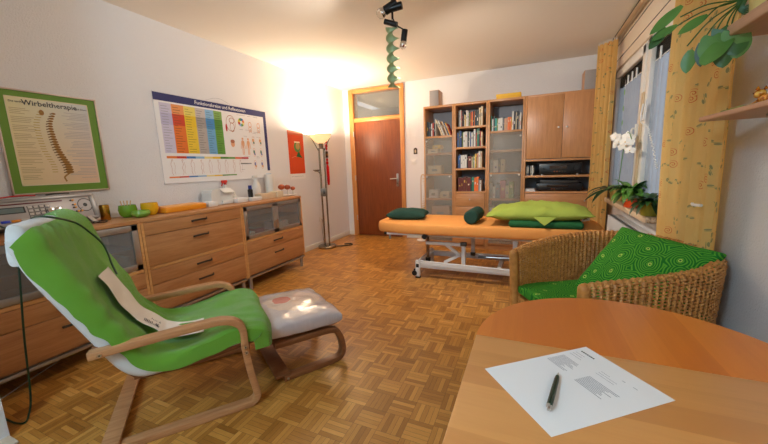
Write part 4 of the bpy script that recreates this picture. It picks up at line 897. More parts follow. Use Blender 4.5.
b = MB(); b.box(-1.08, .42, yb0-.02, yb0+.02, .115, .175, FW, .004); part('base_rail', b, t)
b = MB(); b.box(-1.08, .42, yb1-.02, yb1+.02, .115, .175, FW, .004); part('base_rail', b, t)
for x in (-1.06, .40, -.25):
    b = MB(); b.box(x-.02, x+.02, yb0+.02, yb1-.02, .12, .17, FW, .004); part('cross_rail', b, t)
for x in (-1.075, .415):
    for y in (yb0-.01, yb1+.01):
        lg = MB(); lg.box(x-.024, x+.024, y-.022, y+.022, .018, .195, FW, .004); lg.box(x-.026, x+.026, y-.024, y+.024, 0, .02, BLACK, .004); lg.box(x-.016, x+.016, y-.0245, y-.02, .12, .16, BLACK, .002); g_ = part('leg', lg, t)
        w_ = MB(); w_.cyl((x-.034, y-.03, .055), (x-.034, y-.004, .055), .028, BLACK, seg=20); w_.box(x-.045, x-.02, y-.02, y, .08, .10, BLACK, .003); part('caster', w_, g_)
b = MB(); b.tube([(-1.02, yb0-.05, .20), (.4, yb0-.05, .17)], .009, FW, 8); b.tube([(-1.02, yb0-.05, .20), (-1.06, yb0-.03, .20), (-1.06, yb1, .20)], .009, FW, 8); part('foot_lever', b, t)
b = MB(); b.cyl((-1.0, 3.42, .165), (-1.0, 3.42, .47), .017, plain('bronze_tube', S(128, 96, 70), .35, .7), seg=14); b.cyl((-1.0, 3.42, .16), (-1.0, 3.42, .20), .028, BLACK); part('gas_strut', b, t)
b = MB(); b.box(-1.0, -.585, 3.33, 3.365, .365, .395, FW, .003); b.box(-.62, -.58, 3.325, 3.37, .17, .40, FW, .003); b.box(-.63, -.57, 3.32, 3.375, .37, .405, DKMETAL, .003); b.bar((-.78, 3.35, .37), (-.64, 3.35, .27), .03, .03, FW); b.bar((-.64, 3.35, .27), (-.80, 3.35, .18), .03, .03, FW); part('lift_arm', b, t)
b = MB(); b.box(-.585, -.545, 3.72, 3.76, .17, .48, FW, .003); b.box(-.59, -.54, 3.715, 3.765, .17, .21, BLACK, .003); b.bar((-.95, 3.74, .46), (-.56, 3.74, .40), .03, .03, FW); part('lift_arm', b, t)
b = MB(); b.box(-.13, -.09, 3.33, 3.37, .27, .48, FW, .003); b.box(-.12, -.10, 3.325, 3.33, .29, .32, DKMETAL); b.bar((-.11, 3.35, .28), (.3, 3.35, .17), .03, .03, FW); part('lift_arm', b, t)
b = MB(); b.cyl((-.40, 3.55, .21), (.0, 3.55, .22), .022, STEEL, seg=16); b.cyl((-.40, 3.55, .21), (-.48, 3.55, .21), .012, DKMETAL); part('motor_rod', b, t)
ZP = Z1+.001
DG = fabric('dark_green_cloth', S(34, 62, 54), S(40, 70, 60), 500, .9, .3, var=14)
def place(x, y, z, rz, rx=0, ry=0): return Matrix.Translation((x, y, z)) @ Matrix.Rotation(rz, 4, 'Z') @ Matrix.Rotation(rx, 4, 'X') @ Matrix.Rotation(ry, 4, 'Y')
b = MB(); b.pillow(.44, .30, .14, DG, place(-1.27, 3.55, ZP+.05, .12), wr=.014, seed=3, base=-.05, p=.6); solo('cushion', b, 'dark green flat cushion at the door end of the massage table', 'cushion')
b = MB(); R = Matrix.Rotation(PI/2, 3, 'Y'); T = place(-.515, 3.47, ZP+.0715, math.radians(87)); b.M = T
b.lathe([(0, -.185), (.02, -.186), (.058, -.182), (.070, -.168), (.071, 0), (.070, .168), (.058, .182), (0, .186)], DG, (0, 0, 0), 30, R=R); solo('bolster', b, 'dark green bolster roll lying across the massage table', 'bolster')
DGR = fabric('green_mat', S(34, 92, 52), S(40, 100, 58), 400, .8, .2)
b = MB(); b.box(-.17, .44, 3.22, 3.62, ZP, ZP+.062, DGR, .028, 5); solo('folded_blanket', b, 'thick dark green folded pad under the lime pillow', 'blanket')
LIME = fabric('lime_cotton', S(150, 166, 70), S(160, 176, 80), 700, .85, .2)
t = thing('pillow', 'large lime green pillow with a white label on the massage table', 'pillow', (.08, 3.50, ZP+.06))
b = MB()
b.pillow(.89, .52, .21, LIME, place(.075, 3.48, ZP+.062+.050, math.radians(-1), 0, math.radians(-1.5)), wr=.022, seed=5, n=40, base=-.046, p=.95, pinch=.04)
part('stuffed_body', b, t)
b = MB()
def flap(u, v):
    x = -.44+.36*u; y = 3.28+.34*v; z = ZP+.010+.105*u**1.4+.006*math.sin(9*v+4*u); 
    return (x+.03*math.sin(5*v), y-.03*(1-u), z)
b.add([V(p) for p in ((.04, 3.225, ZP+.10), (.22, 3.225, ZP+.10), (.13, 3.175, ZP+.035), (.04, 3.235, ZP+.106), (.22, 3.235, ZP+.106), (.13, 3.185, ZP+.036))], [(0, 2, 1), (3, 4, 5), (0, 3, 5, 2), (1, 2, 5, 4), (0, 1, 4, 3)], LIME); part('loose_flap', b, t)
b = MB(); T = frame((.44, 3.40, ZP+.075), V((.9, -.1, .25)), V((.1, .35, .9))); b.M = T; b.box(0, .065, -.035, .005, 0, .003, PAPER, .001); b.line(I4, [(.012, -.02), (.05, -.02)], .004, INK, .0035); b.line(I4, [(.012, -.012), (.04, -.012)], .006, INK, .0035); part('label_tag', b, t, 'white care label')
# spine model on its stand between door and bookcase
t = thing('spine_model', 'brass-coloured anatomical spine model hanging by the bookcase', 'anatomical model', (-1.50, 5.02, 0)); BR = plain('bone_gold', S(196, 150, 86), .4)
for k in range(17):
    s_ = k/16; z = 1.0-.62*s_; x = -1.50+.022*math.sin(s_*6)+.01; b = MB(); r = .011+.010*s_
    b.cyl((x, 5.02, z-.011), (x, 5.02, z+.011), r, BR, seg=14); b.bar((x-.01, 5.02, z), (x-.045, 5.0, z-.012), .008, .009, BR); b.bar((x, 5.02, z), (x+.005, 4.985, z-.004), .02, .006, BR); part('vertebra', b, t)
b = MB(); b.box(-1.555, -1.445, 4.99, 5.05, .28, .36, BR, .02, 3); part('pelvis', b, t)
b = MB(); b.lathe([(0, 0), (.08, 0), (.08, .012), (0, .02)], WHITE, (-1.575, 5.04, 0), 24); b.tube(smoothpath([(-1.575, 5.04, .01), (-1.575, 5.04, .9), (-1.56, 5.04, 1.04), (-1.52, 5.02, 1.05), (-1.50, 5.02, 1.01)], 6), .006, BR, 8); part('stand', b, t)
# ---------------------------------------------------------------- bentwood reclining chair (local: +x forward, +y its left)
rz = math.radians(52); P0 = V((-1.27, 1.15, 0)); Sv = V((-math.sin(rz), math.cos(rz), 0)); Fv = V((math.cos(rz), math.sin(rz), 0))
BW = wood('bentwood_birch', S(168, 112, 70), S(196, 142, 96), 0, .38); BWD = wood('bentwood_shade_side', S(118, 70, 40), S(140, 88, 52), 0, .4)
CL = fabric('white_linen', S(206, 202, 200), S(214, 210, 206), 500, .9, .3)
TOW = fabric('green_terry_towel', S(98, 156, 40), S(116, 172, 52), 900, 1, .8, sheen=.3, var=5)
t = thing('reclining_chair', 'bentwood reclining chair draped with a bright green towel', 'armchair', P0+Sv*.3, rz)
fr_ = smoothpath([(-.625, 0, .468), (-.4, 0, .481), (-.19, 0, .492), (-.11, 0, .488), (-.06, 0, .465), (-.036, 0, .42), (-.034, 0, .32), (-.022, 0, .20), (-.004, 0, .09), (-.003, 0, .045), (-.028, 0, .020), (-.07, 0, .0172), (-.20, 0, .0172), (-.42, 0, .0172), (-.635, 0, .0172)], 6)
for s in (-.3, .3):
    m = MB(); m.sweep([(p.x, s, p.z) for p in fr_], rrect(.058, .034, .006, 2), BW, up=(.0, 1, 0)) if 0 else m.sweep([(p.x, s, p.z) for p in fr_], [(b_, a_) for a_, b_ in rrect(.05, .034, .006, 2)], BW, up=(0, 1, 0))
    a = part('side_frame', m, t, w=False)
    for x, z in ((-.585, .468), (-.033, .335), (-.030, .305)):
        m = MB(); sg = -1 if s < 0 else 1; m.cyl((x, s+sg*.024, z), (x, s+sg*.029, z), .008, STEEL, seg=12); m.cyl((x, s+sg*.029, z), (x, s+sg*.0295, z), .0035, BLACK, seg=6); part('bolt', m, a, w=False)
m = MB(); m.box(-.645, -.575, -.32, .32, .034, .052, BW, .004); part('floor_board', m, t, w=False)
path = [(-.775, .975), (-.768, .94), (-.736, .835), (-.670, .69), (-.596, .535), (-.532, .40), (-.485, .342), (-.43, .325), (-.3, .336), (-.1, .362), (.0, .374), (.055, .372)]
for s in (-.235, .235):
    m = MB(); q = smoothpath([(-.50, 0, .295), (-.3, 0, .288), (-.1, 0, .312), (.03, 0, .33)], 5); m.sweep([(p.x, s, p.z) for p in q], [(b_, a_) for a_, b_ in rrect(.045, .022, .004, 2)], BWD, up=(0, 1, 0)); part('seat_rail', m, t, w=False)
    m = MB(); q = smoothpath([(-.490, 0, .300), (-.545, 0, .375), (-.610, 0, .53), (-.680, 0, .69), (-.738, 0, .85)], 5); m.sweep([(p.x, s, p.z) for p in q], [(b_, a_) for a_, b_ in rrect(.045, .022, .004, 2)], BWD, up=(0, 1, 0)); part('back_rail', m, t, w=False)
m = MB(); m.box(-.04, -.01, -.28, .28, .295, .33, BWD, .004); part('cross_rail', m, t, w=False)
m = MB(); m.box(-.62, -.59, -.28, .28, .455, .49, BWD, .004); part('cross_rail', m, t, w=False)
m = MB(); q = smoothpath([(p[0], 0, p[1]) for p in path], 5); m.sweep(q, [(b_, a_) for a_, b_ in rrect(.57, .07, .03, 4)], CL, up=(0, 1, 0)); part('cushion', m, t, w=False)
m = MB(); m.pillow(.51, .16, .10, CL, Matrix.Translation((-.785, -.005, .950)) @ Matrix.Rotation(math.radians(97), 4, 'Y') @ Matrix.Rotation(PI/2, 4, 'Z'), wr=.01, seed=2, pinch=.03, p=.3); part('head_pillow', m, t, w=False)
# towel, draped over cushion: runs over the head end, down the back, over the seat and hangs at the front
tp = smoothpath([(-.855, 0, .85), (-.865, 0, .95), (-.825, 0, 1.018), (-.76, 0, 1.03), (-.704, 0, .985), (-.680, 0, .91), (-.652, 0, .82), (-.596, 0, .70), (-.533, 0, .56), (-.475, 0, .46), (-.43, 0, .405), (-.36, 0, .385), (-.22, 0, .395), (-.08, 0, .418), (.02, 0, .426), (.075, 0, .41), (.098, 0, .36), (.10, 0, .30)], 8)
cum = [0]
for p, q in zip(tp, tp[1:]): cum.append(cum[-1]+(q-p).length)
def onpath(L):
    L = max(0, min(cum[-1]-1e-6, L)); i = max(k for k in range(len(cum)-1) if cum[k] <= L)
    f = (L-cum[i])/(cum[i+1]-cum[i]); p = tp[i].lerp(tp[i+1], f); d = (tp[min(i+2, len(tp)-1)]-tp[max(i-1, 0)]).normalized(); return p, V((-d.z, 0, d.x))*-1 if False else V((d.z, 0, -d.x))*-1
def towel(u, v):
    y0 = (v-.5)*2                              # -1 near side .. 1 far side
    start = .36-.34*max(0, min(1, (y0+.15)/.9))**1.0 if y0 < .75 else .02+.0
    start = .285 - .255*(1/(1+math.exp(-(y0-.55)*7)))
    L = start+(cum[-1]-start)*u; p, n = onpath(L)
    hw = .315-(.06 if y0 > 0 else .015)*max(0, min(1, (.50-L)/.4))**1.3
    seat = max(0, min(1, (L-1.02)/.15)); hw += .02*seat
    y = y0*hw; d = 0
    e = max(0, abs(y0)-.84)/.16                # edges fold down round the cushion
    mid_ = max(0, min(1, (L-.45)/.2))*(1-seat); drop = e*e*((.092-.022*mid_ if y0 < 0 else .085)-.01*seat)
    y = (1 if y0 > 0 else -1)*min(abs(y), .300+.004*seat)+ (0 if e == 0 else (.008*e if y0 > 0 else -.008*e))
    cr = math.exp(-((L-.98)/.16)**2)
    w = noise.noise(V((L*5, y*5, 1)))*.018+noise.noise(V((L*9+y*8, y*14, 4)))*.008+.006*max(0, math.sin(y*16+L*5+2))*max(0, min(1, (L-.2)/.3))+cr*.016*math.sin(y*38+L*9)*(1-abs(y0)*.5)+.006*math.sin(L*60+y*10)*max(0, 1-abs(L-.75)/.25)*max(0, -y0)
    w += .010*math.sin(y*20+L*7)*seat*(.5 if abs(y0) < .8 else 1)
    q = p+n*(w+.006+.006*max(0, 1-L/.4)-drop); return (q.x, y, q.z)
m = MB(); m.surf(towel, 170, 64, TOW, .007); tw = part('towel', m, t, 'bright green terry towel', w=False)
m = MB()
def roll(u, v):
    p = V((-.72+.06*math.sin(u*2.2), -.04+.27*u, 1.085-.10*u**2.2+.015*math.sin(u*3))); a_ = 2*PI*v; return (p.x+.024*math.cos(a_), p.y, p.z+.020*math.sin(a_))
pass
# paper strip lying on the towel
def strip_(u, v):
    L = .58+.62*u; p, n = onpath(L); y = (-.03-.085*u)+(v-.5)*.18+.02*math.sin(u*4); w = .026+.008*noise.noise(V((u*6, v*2, 0)))+.03*math.exp(-((L-.96)/.09)**2)
    q = p+n*w; return (q.x, y, q.z)
pw = MB(); pw.surf(strip_, 50, 6, plain('creased_paper', S(226, 216, 206), .7), .0012)
def mark(u0, v0, du, dv):
    a_, b_, c_, d_ = [V(strip_(*k)) for k in ((u0, v0), (u0+du, v0), (u0+du, v0+dv), (u0, v0+dv))]; n_ = (b_-a_).cross(d_-a_).normalized()*.0022
    s_ = 1 if n_.x > 0 or n_.z > 0 else -1; pw.add([k+n_*s_ for k in (a_, b_, c_, d_)], [(0, 1, 2, 3)], INK)
rn = random.Random(5)
for k in range(15): mark(.47+k*.012, .18, .006, rn.uniform(.08, .2)); 
for k in range(9): mark(.52+k*.013, .48, .005, rn.uniform(.05, .12))
bm = pw.bm; Mw = mw(t)
for v in bm.verts: v.co = Mw @ v.co
solo('paper_sheet', pw, 'long white printed paper strip lying on the green towel', 'paper')
# dark green headphone cable over the chair back and down to the floor
GCAB = plain('green_cable', S(16, 58, 34), .4); L2 = lambda x, y, z: tuple(Mw @ V((x, y, z)))
m = MB(); pts = [(-2.78, 1.0, .94), (-2.70, .93, .955)]+[L2(-.745, -.12, 1.045), L2(-.67, -.02, 1.00), L2(-.632, .05, .93), L2(-.610, .10, .87), L2(-.595, .10, .82), L2(-.578, .06, .77), L2(-.556, .02, .72)]
m.tube(smoothpath(pts, 8), .0045, GCAB, 8); solo('cable', m, 'dark green cable running over the green chair back', 'cable')
m = MB(); m.tube(smoothpath([(-2.70, .80, .95), (-2.45, .76, .93), (-2.36, .737, .80), (-2.35, .695, .4), (-2.33, .665, .10), (-2.306, .636, .012), (-2.262, .604, .006), (-2.31, .585, .006), (-2.40, .58, .006)], 8), .0045, GCAB, 8); solo('cable', m, 'dark green cable hanging down to the floor by the wall end', 'cable')
m = MB(); m.tube(smoothpath([(-2.62, .60, .006), (-2.66, .68, .006), (-2.72, .78, .006), (-2.80, .93, .006), (-2.86, 1.0, .006)], 6), .004, plain('white_cable', S(186, 176, 170), .4), 6); solo('cable', m, 'pale cable on the floor under the sideboard', 'cable')

# ---------------------------------------------------------------- matching footstool
rz2 = math.radians(57); Q0 = V((-1.249, 1.334, 0)); S2 = V((-math.sin(rz2), math.cos(rz2), 0))
t = thing('footstool', 'bentwood footstool with a plastic-wrapped pale cushion', 'footstool', Q0+S2*.25, rz2)
fr2 = smoothpath([(-.035, 0, .232), (.15, 0, .228), (.28, 0, .224), (.335, 0, .21), (.362, 0, .17), (.378, 0, .11), (.378, 0, .06), (.355, 0, .027), (.30, 0, .0175), (.15, 0, .0172), (-.0, 0, .0172)], 6)
for s in (-.23, .23):
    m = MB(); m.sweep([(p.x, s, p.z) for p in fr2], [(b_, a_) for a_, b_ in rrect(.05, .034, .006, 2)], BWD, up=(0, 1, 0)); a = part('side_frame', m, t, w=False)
    m = MB(); m.cyl((.02, s-.03, .017), (.02, s-.025, .017), .007, STEEL, seg=10); part('bolt', m, a, w=False)
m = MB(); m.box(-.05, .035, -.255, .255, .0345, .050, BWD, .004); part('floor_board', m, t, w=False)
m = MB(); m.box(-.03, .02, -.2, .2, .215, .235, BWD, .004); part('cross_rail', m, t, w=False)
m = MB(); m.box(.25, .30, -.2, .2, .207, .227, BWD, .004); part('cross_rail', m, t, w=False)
fo = N('plastic_wrapped_cloth'); uv = fo.co('UV'); s = fo.sep(uv); nz = fo.noise(uv, 14, 4)
def blob(cx, cy, a, b, k=.35):
    dx = fo.math('DIVIDE', fo.math('SUBTRACT', s[0], cx), a); dy = fo.math('DIVIDE', fo.math('SUBTRACT', s[1], cy), b)
    return fo.math('LESS_THAN', fo.math('ADD', fo.math('SQRT', fo.math('ADD', fo.math('MULTIPLY', dx, dx), fo.math('MULTIPLY', dy, dy))), fo.math('MULTIPLY', nz, k*2)), 1.0+k)
def near_(v, c, w): return fo.math('LESS_THAN', fo.math('ABSOLUTE', fo.math('SUBTRACT', v, c)), w)
col = fo.mix(fo.math('MULTIPLY', blob(.0, .02, .17, .16, .3), .6), S(192, 178, 176), S(216, 190, 164)); col = fo.mix(fo.math('MULTIPLY', blob(-.06, .05, .055, .06), .8), col, S(212, 110, 90))
wv = fo.n('ShaderNodeTexWave', wave_type='RINGS'); fo.l(uv, wv.inputs['Vector']); wv.inputs['Scale'].default_value = 14; wv.inputs['Distortion'].default_value = 9
line_ = fo.math('MULTIPLY', fo.math('LESS_THAN', fo.math('ABSOLUTE', fo.math('SUBTRACT', wv.outputs[1], .5)), .05), blob(.09, .0, .07, .09)); col = fo.mix(fo.math('MULTIPLY', line_, .5), col, S(120, 96, 96))
fo.set(Base_Color=col, Roughness=.16, Coat_Weight=.6, Coat_Roughness=.08); fo.bump(fo.noise(uv, 18, 3, .6), .5, .012)
m = MB(); m.pillow(.44, .54, .125, fo.m, Matrix.Translation((.155, .0, .308)) @ Matrix.Rotation(math.radians(2.5), 4, 'Y'), wr=.008, seed=9, pinch=.02, p=.22, n=34, base=-.058); part('cushion', m, t, 'pale cushion in glossy clear plastic', w=False)

# ---------------------------------------------------------------- wicker armchair
WK = N('woven_rattan'); uv = WK.co('UV'); s = WK.sep(uv); nz = WK.noise(WK.co(), 30, 3); nz2 = WK.noise(WK.comb(s[0], WK.math('FLOOR', s[1])), 1.2, 2)
WK.set(Base_Color=WK.ramp(WK.math('ADD', WK.math('MULTIPLY', nz, .5), WK.math('MULTIPLY', nz2, .5)), [(.3, S(160, 98, 40)), (.7, S(222, 160, 86))]), Roughness=.45); WK = WK.m
POLE = plain('rattan_pole', S(176, 110, 50), .4)
SWN = N('green_swirl_cotton'); uv = SWN.co('UV'); dis = SWN.n('ShaderNodeTexNoise'); SWN.l(uv, dis.inputs['Vector']); dis.inputs['Scale'].default_value = 9
wp = SWN.vmath('ADD', uv, SWN.vmath('SCALE', SWN.vmath('SUBTRACT', dis.outputs['Color'], (.5, .5, .5)))); 
for nd in SWN.t.nodes:
    if nd.type == 'VECT_MATH' and nd.operation == 'SCALE': nd.inputs['Scale'].default_value = .05
vo = SWN.n('ShaderNodeTexVoronoi', voronoi_dimensions='2D', feature='F1'); vo.inputs['Scale'].default_value = 8.5; vo.inputs['Randomness'].default_value = .8; SWN.l(wp, vo.inputs['Vector'])
d = vo.outputs['Distance']; ring = SWN.math('SINE', SWN.math('MULTIPLY', d, 62.0)); k = SWN.math('GREATER_THAN', ring, .25)
col = SWN.mix(k, S(26, 112, 36), S(86, 162, 46)); col = SWN.mix(SWN.math('LESS_THAN', d, .085), col, S(186, 214, 96)); col = SWN.mix(SWN.math('LESS_THAN', d, .045), col, S(20, 96, 40))
SWN.set(Base_Color=col, Roughness=.85); SWN.b.inputs['Specular IOR Level'].default_value = .2; SWN = SWN.m
wz = math.radians(209.4); Wo = V((.40, 2.165, 0)); t = thing('wicker_armchair', 'brown wicker tub armchair standing by the window wall', 'armchair', Wo, wz)
plan = smoothpath([(.385, -.27, 0), (.2, -.345, 0), (0, -.385, 0), (-.19, -.375, 0), (-.33, -.30, 0), (-.40, -.15, 0), (-.41, .02, 0), (-.385, .19, 0), (-.30, .325, 0), (-.15, .41, 0), (.04, .425, 0), (.2, .405, 0), (.375, .355, 0)], 14)
pc = [0]
for p, q in zip(plan, plan[1:]): pc.append(pc[-1]+(q-p).length)
PL = pc[-1]
def onplan(u):
    L = u*PL; i = max(k for k in range(len(pc)-1) if pc[k] <= L+1e-9); i = min(i, len(plan)-2); f = (L-pc[i])/(pc[i+1]-pc[i]); p = plan[i].lerp(plan[i+1], f)
    d = (plan[min(i+2, len(plan)-1)]-plan[max(i-1, 0)]).normalized(); return p, V((-d.y, d.x, 0))   # inward normal is to the left of travel
def rimz(u): return .645+.085*math.sin(PI*u)**.8 if 0 < u < 1 else .645
def side_(u, w, off):
    """w 0..1: inner foot -> rim -> outer foot"""
    p, n = onplan(u); zt = rimz(u); n = -n if (V((0, 0, 0))-p).dot(n) < 0 else n; r = .030; hi = zt-r-.36; ho = zt-r-.10; ar = PI*r; tot = hi+ar+ho; L = w*tot
    if L < hi: z = .36+L; o = r; nn = n
    elif L < hi+ar: a_ = (L-hi)/r; z = zt-r+math.sin(a_)*r; o = math.cos(a_)*r; nn = n*math.cos(a_)+V((0, 0, math.sin(a_)))
    else: z = zt-r-(L-hi-ar); o = -r; nn = -n
    lean = 1+.10*(z-.45)
    q = V((p.x*lean, p.y*lean, 0))+n*o; q.z = z; return q+nn*off, tot
NP, NR = int(PL/.027), 58
def weave(u, w):
    i = u*NP; j = w*NR; amp = .0042*math.cos(PI*(i+round(j-.5 if j > .5 else 0)))*abs(math.sin(PI*j))**.5 if False else 0
    row = int(min(NR-1, j)); off = .0034*math.cos(2*PI*i)+.0026*math.cos(2*PI*(j+.5))+.0012*math.cos(PI*(round(i)+row))
    return tuple(side_(u, w, off)[0])
m = MB(); m.surf(weave, NP*4, NR*3, WK, uvf=lambda u, v: (u*NP, v*NR)); m.fix = False
m.bm.faces.ensure_lookup_table(); dead = []
for k_ in range(NP*4*NR*3):
    i_, j_ = divmod(k_, NR*3)
    if j_ % 3 == 0 and i_ % 4 in (1, 2): dead.append(m.bm.faces[k_])
bmesh.ops.delete(m.bm, geom=dead, context='FACES'); part('woven_shell', m, t, w=False)
for u in (0.0, 1.0):
    p, n = onplan(u); lean = lambda z: 1+.10*(z-.45); m = MB(); pts = [(p.x*lean(z)+.004, p.y*lean(z), z) for z in (0, .2, .4, .55, .62)]; m.tube(pts, .028, WK, 14); m.ball(pts[-1], .0285, WK, seg=14); part('front_post', m, t, w=False)
m = MB()
for i in range(61): pass
m.sweep([ (side_(k/80, .0, 0)[0].x*1.0, side_(k/80, 0, 0)[0].y, .355) for k in range(81)], rrect(.03, .03, .01, 2), POLE); part('seat_ring', m, t, w=False)
for x, y in ((-.26, -.25), (-.26, .28)):
    m = MB(); m.cyl((x*1.1, y*1.1, 0), (x, y, .33), .018, POLE, seg=12); part('leg', m, t, w=False)
def apron(u, v):
    y = -.255+.60*u; j = v*18; i = u*28; row = int(min(17, j)); off = .0036*math.cos(PI*(i+row))*abs(math.sin(PI*(j-row)))**.7; return (.375+.012*math.sin(PI*u)+off, y, .18+.17*v)
m = MB(); m.surf(apron, 84, 54, WK, .006, uvf=lambda u, v: (u*28, v*18)); part('front_apron', m, t, w=False)
m = MB(); m.box(-.33, .37, -.27, .34, .335, .35, POLE, .004); part('seat_board', m, t, w=False)
m = MB(); m.pillow(.70, .62, .085, SWN, Matrix.Translation((.025, .035, .392)), wr=.005, pinch=.0, p=.18, n=30, base=-.042, seed=4); part('seat_cushion', m, t, 'green swirl-patterned seat cushion', w=False)
A_, B_, C_ = V((.475, 2.50, .755)), V((.765, 2.06, .725)), V((.35, 2.215, .415)); ux = (B_-A_).normalized(); vy = (A_-C_); vy = (vy-ux*vy.dot(ux)).normalized()
nn = ux.cross(vy); cen = (B_+C_)/2; T = Matrix((ux, vy, nn)).transposed().to_4x4(); T.translation = cen
m = MB(); m.pillow(.55, .49, .17, SWN, T, wr=.012, pinch=.05, p=.5, n=34, seed=6); solo('cushion', m, 'square green swirl-patterned cushion leaning in the wicker armchair', 'cushion')

# ---------------------------------------------------------------- dining-height table with half-round leaf, paper and pen
TT = wood('table_beech', S(208, 142, 78), S(222, 158, 92), 0, .30, .8, .07); TT2 = wood('table_leaf_beech', S(208, 114, 40), S(222, 130, 50), 1, .28, .8, .085)
t = thing('round_end_table', 'beech table with half-round leaf in the foreground', 'table', (.25, .4, 0)); ZTB = .72
m = MB(); m.box(-.125, .63, -.35, .9045, ZTB-.026, ZTB, TT, .003); part('tabletop', m, t)
m = MB(); pts = [(.2525+.3775*math.cos(a_), .9055+.385*math.sin(a_)) for a_ in [PI*k/72 for k in range(73)]]; m.prism(pts, ZTB-.027, ZTB-.001, TT2); bmesh.ops.bevel(m.bm, geom=[e for e in m.bm.edges if len(e.link_faces) == 2 and e.calc_face_angle(0) > .9], offset=.002, segments=2, affect='EDGES'); part('half_round_leaf', m, t)
for x in (-.07, .575):
    for y in (-.29, .84):
        m = MB(); m.cyl((x, y, 0), (x, y, ZTB-.026), .022, TT, r2=.028, seg=18); part('leg', m, t)
m = MB(); m.box(-.06, .565, .83, .85, .62, ZTB-.026, TT, .002); m.box(-.06, .565, -.30, -.28, .62, ZTB-.026, TT, .002); m.box(-.08, -.06, -.28, .83, .62, ZTB-.026, TT, .002); m.box(.565, .585, -.28, .83, .62, ZTB-.026, TT, .002); part('apron', m, t)
k = (1.2-.7205)/(1.2-.74)
pc_ = [V((x*k, y*k, ZTB+.0004)) for x, y in ((-.079, .713), (.14, .891), (.263, .728), (.05, .548))]
ux = (pc_[1]-pc_[0]).normalized(); o_ = pc_[0]; vy = V((0, 0, 1)).cross(ux); T = frame(o_+vy*-.21, ux, vy)   # width along u (.297), v towards the top edge
m = MB(T); m.box(0, .297, 0, .21, 0, .0006, PAPER)
rn = random.Random(11)
m.quad(I4, .268, .2715, .120, .176, INK, .0008) if 0 else None
# letter is read from the right-hand short side: rows run along v
for k_, (a_, b_) in enumerate(((.135, .185),)):
    for q in range(7): m.quad(I4, .267, .2715, .160+q*.0055, .160+q*.0055+.0044, INK, .0009)
def rows(u0, n_, v0, vmin, vmax, st=.0042, w=.0014):
    for q in range(n_): m.quad(I4, u0-q*st, u0-q*st+w, v0-rn.uniform(vmin, vmax), v0, INKG, .0009)
rows(.254, 3, .20, .02, .035, .009, .001); rows(.214, 12, .199, .032, .062, .0043, .0015); rows(.242, 3, .117, .02, .045, .008, .001)
rows(.202, 10, .113, .05, .085, .0044, .0017); rows(.255, 1, .078, .006, .01, .02); rows(.256, 1, .054, .006, .01, .02)
solo('letter', m, 'white printed sheet of paper lying on the beech table', 'paper')
a_, b_ = V((.074, .775, .7275)), V((.049, .648, .7285)); dd = (b_-a_).normalized(); R = dd.to_track_quat('Z', 'Y').to_matrix(); L = (b_-a_).length
t = thing('pen', 'dark green ballpoint pen lying on the white letter', 'pen', (a_+b_)/2-V((0, 0, .006))); PG = plain('dark_green_pen', S(24, 52, 40), .25)
m = MB(); m.lathe([(0, .016), (.004, .016), (.0052, .03), (.0056, .08), (.0056, .125), (.0045, .128), (0, .128)], PG, a_, 16, R=R); part('barrel', m, t)
m = MB(); m.lathe([(0, 0), (.0008, 0), (.0011, .004), (.0038, .016), (0, .016)], STEEL, a_, 14, R=R); part('tip', m, t)
m = MB(); m.lathe([(0, .124), (.0056, .124), (.0056, .128), (.003, .129), (.003, .137), (0, .138)], STEEL, a_, 14, R=R); part('push_button', m, t)
sx = dd.cross(V((0, 0, 1))).normalized(); m = MB(); m.bar(a_+dd*.090+V((0, 0, .0065))-sx*.003, a_+dd*.128+V((0, 0, .0065))-sx*.003, .003, .0015, PG); m.bar(a_+dd*.126+V((0, 0, .004))-sx*.003, a_+dd*.128+V((0, 0, .0068))-sx*.003, .003, .002, PG); part('clip', m, t)
# ---------------------------------------------------------------- wall shelves on the window wall
SHW = wood('wall_shelf_beech', S(196, 148, 116), S(212, 166, 134), 1, .45)
def wshelf(y0, y1, z0, z1, xf, lab):
    t = thing('wall_shelf', lab, 'shelf', (XR, (y0+y1)/2, z0)); m = MB(); m.box(xf, XR, y0, y1, z0, z1, SHW, .006, 3); part('board', m, t)
    for y in (y0+.15, y1-.2):
        m = MB(); m.box(XR-.12, XR-.002, y-.01, y+.01, z0-.012, z0, ALU, .002); part('bracket', m, t)
wshelf(.80, 1.90, 1.342, 1.362, .655, 'lower beech wall shelf carrying the small orange animal figure'); wshelf(.80, 1.745, 1.622, 1.662, .64, 'upper beech wall shelf carrying the pale yellow plant pot')
# green glass strip and figurine on the lower shelf
m = MB(); m.box(.69, .72, 1.66, 1.815, 1.3625, 1.374, plain('green_resin', S(130, 160, 60), .2), .005, 3); m.box(.692, .718, 1.645, 1.665, 1.3625, 1.372, plain('dark_end', S(60, 40, 28), .4), .003); solo('letter_opener', m, 'flat translucent green object lying at the shelf end', 'ornament')
fg = N('orange_mottled_glaze'); fg.set(Base_Color=fg.ramp(fg.noise(fg.co(), 70, 3), [(.38, S(150, 70, 20)), (.5, S(224, 140, 36)), (.62, S(240, 196, 90))]), Roughness=.25)
m = MB(); y, x, z = 1.60, .72, 1.3625
def blobchain(m_, pts, mat): m_.tube(smoothpath([p[:3] for p in pts], 4), 1, mat, 12, scale=[r for r in _interp([p[3] for p in pts], 4)])
def _interp(rs, n):
    out = []
    for a_, b_ in zip(rs, rs[1:]): out += [a_+(b_-a_)*k/n for k in range(n)]
    return out+[rs[-1]]
t = thing('cat_figurine', 'small orange mottled animal figurine lying on the wall shelf', 'figurine', (x, 1.54, z))
blobchain(m, [(x, 1.625, z+.022, .008), (x, 1.60, z+.020, .014), (x, 1.56, z+.018, .018), (x, 1.50, z+.019, .020), (x, 1.45, z+.016, .016), (x+.01, 1.41, z+.008, .007)], fg.m)
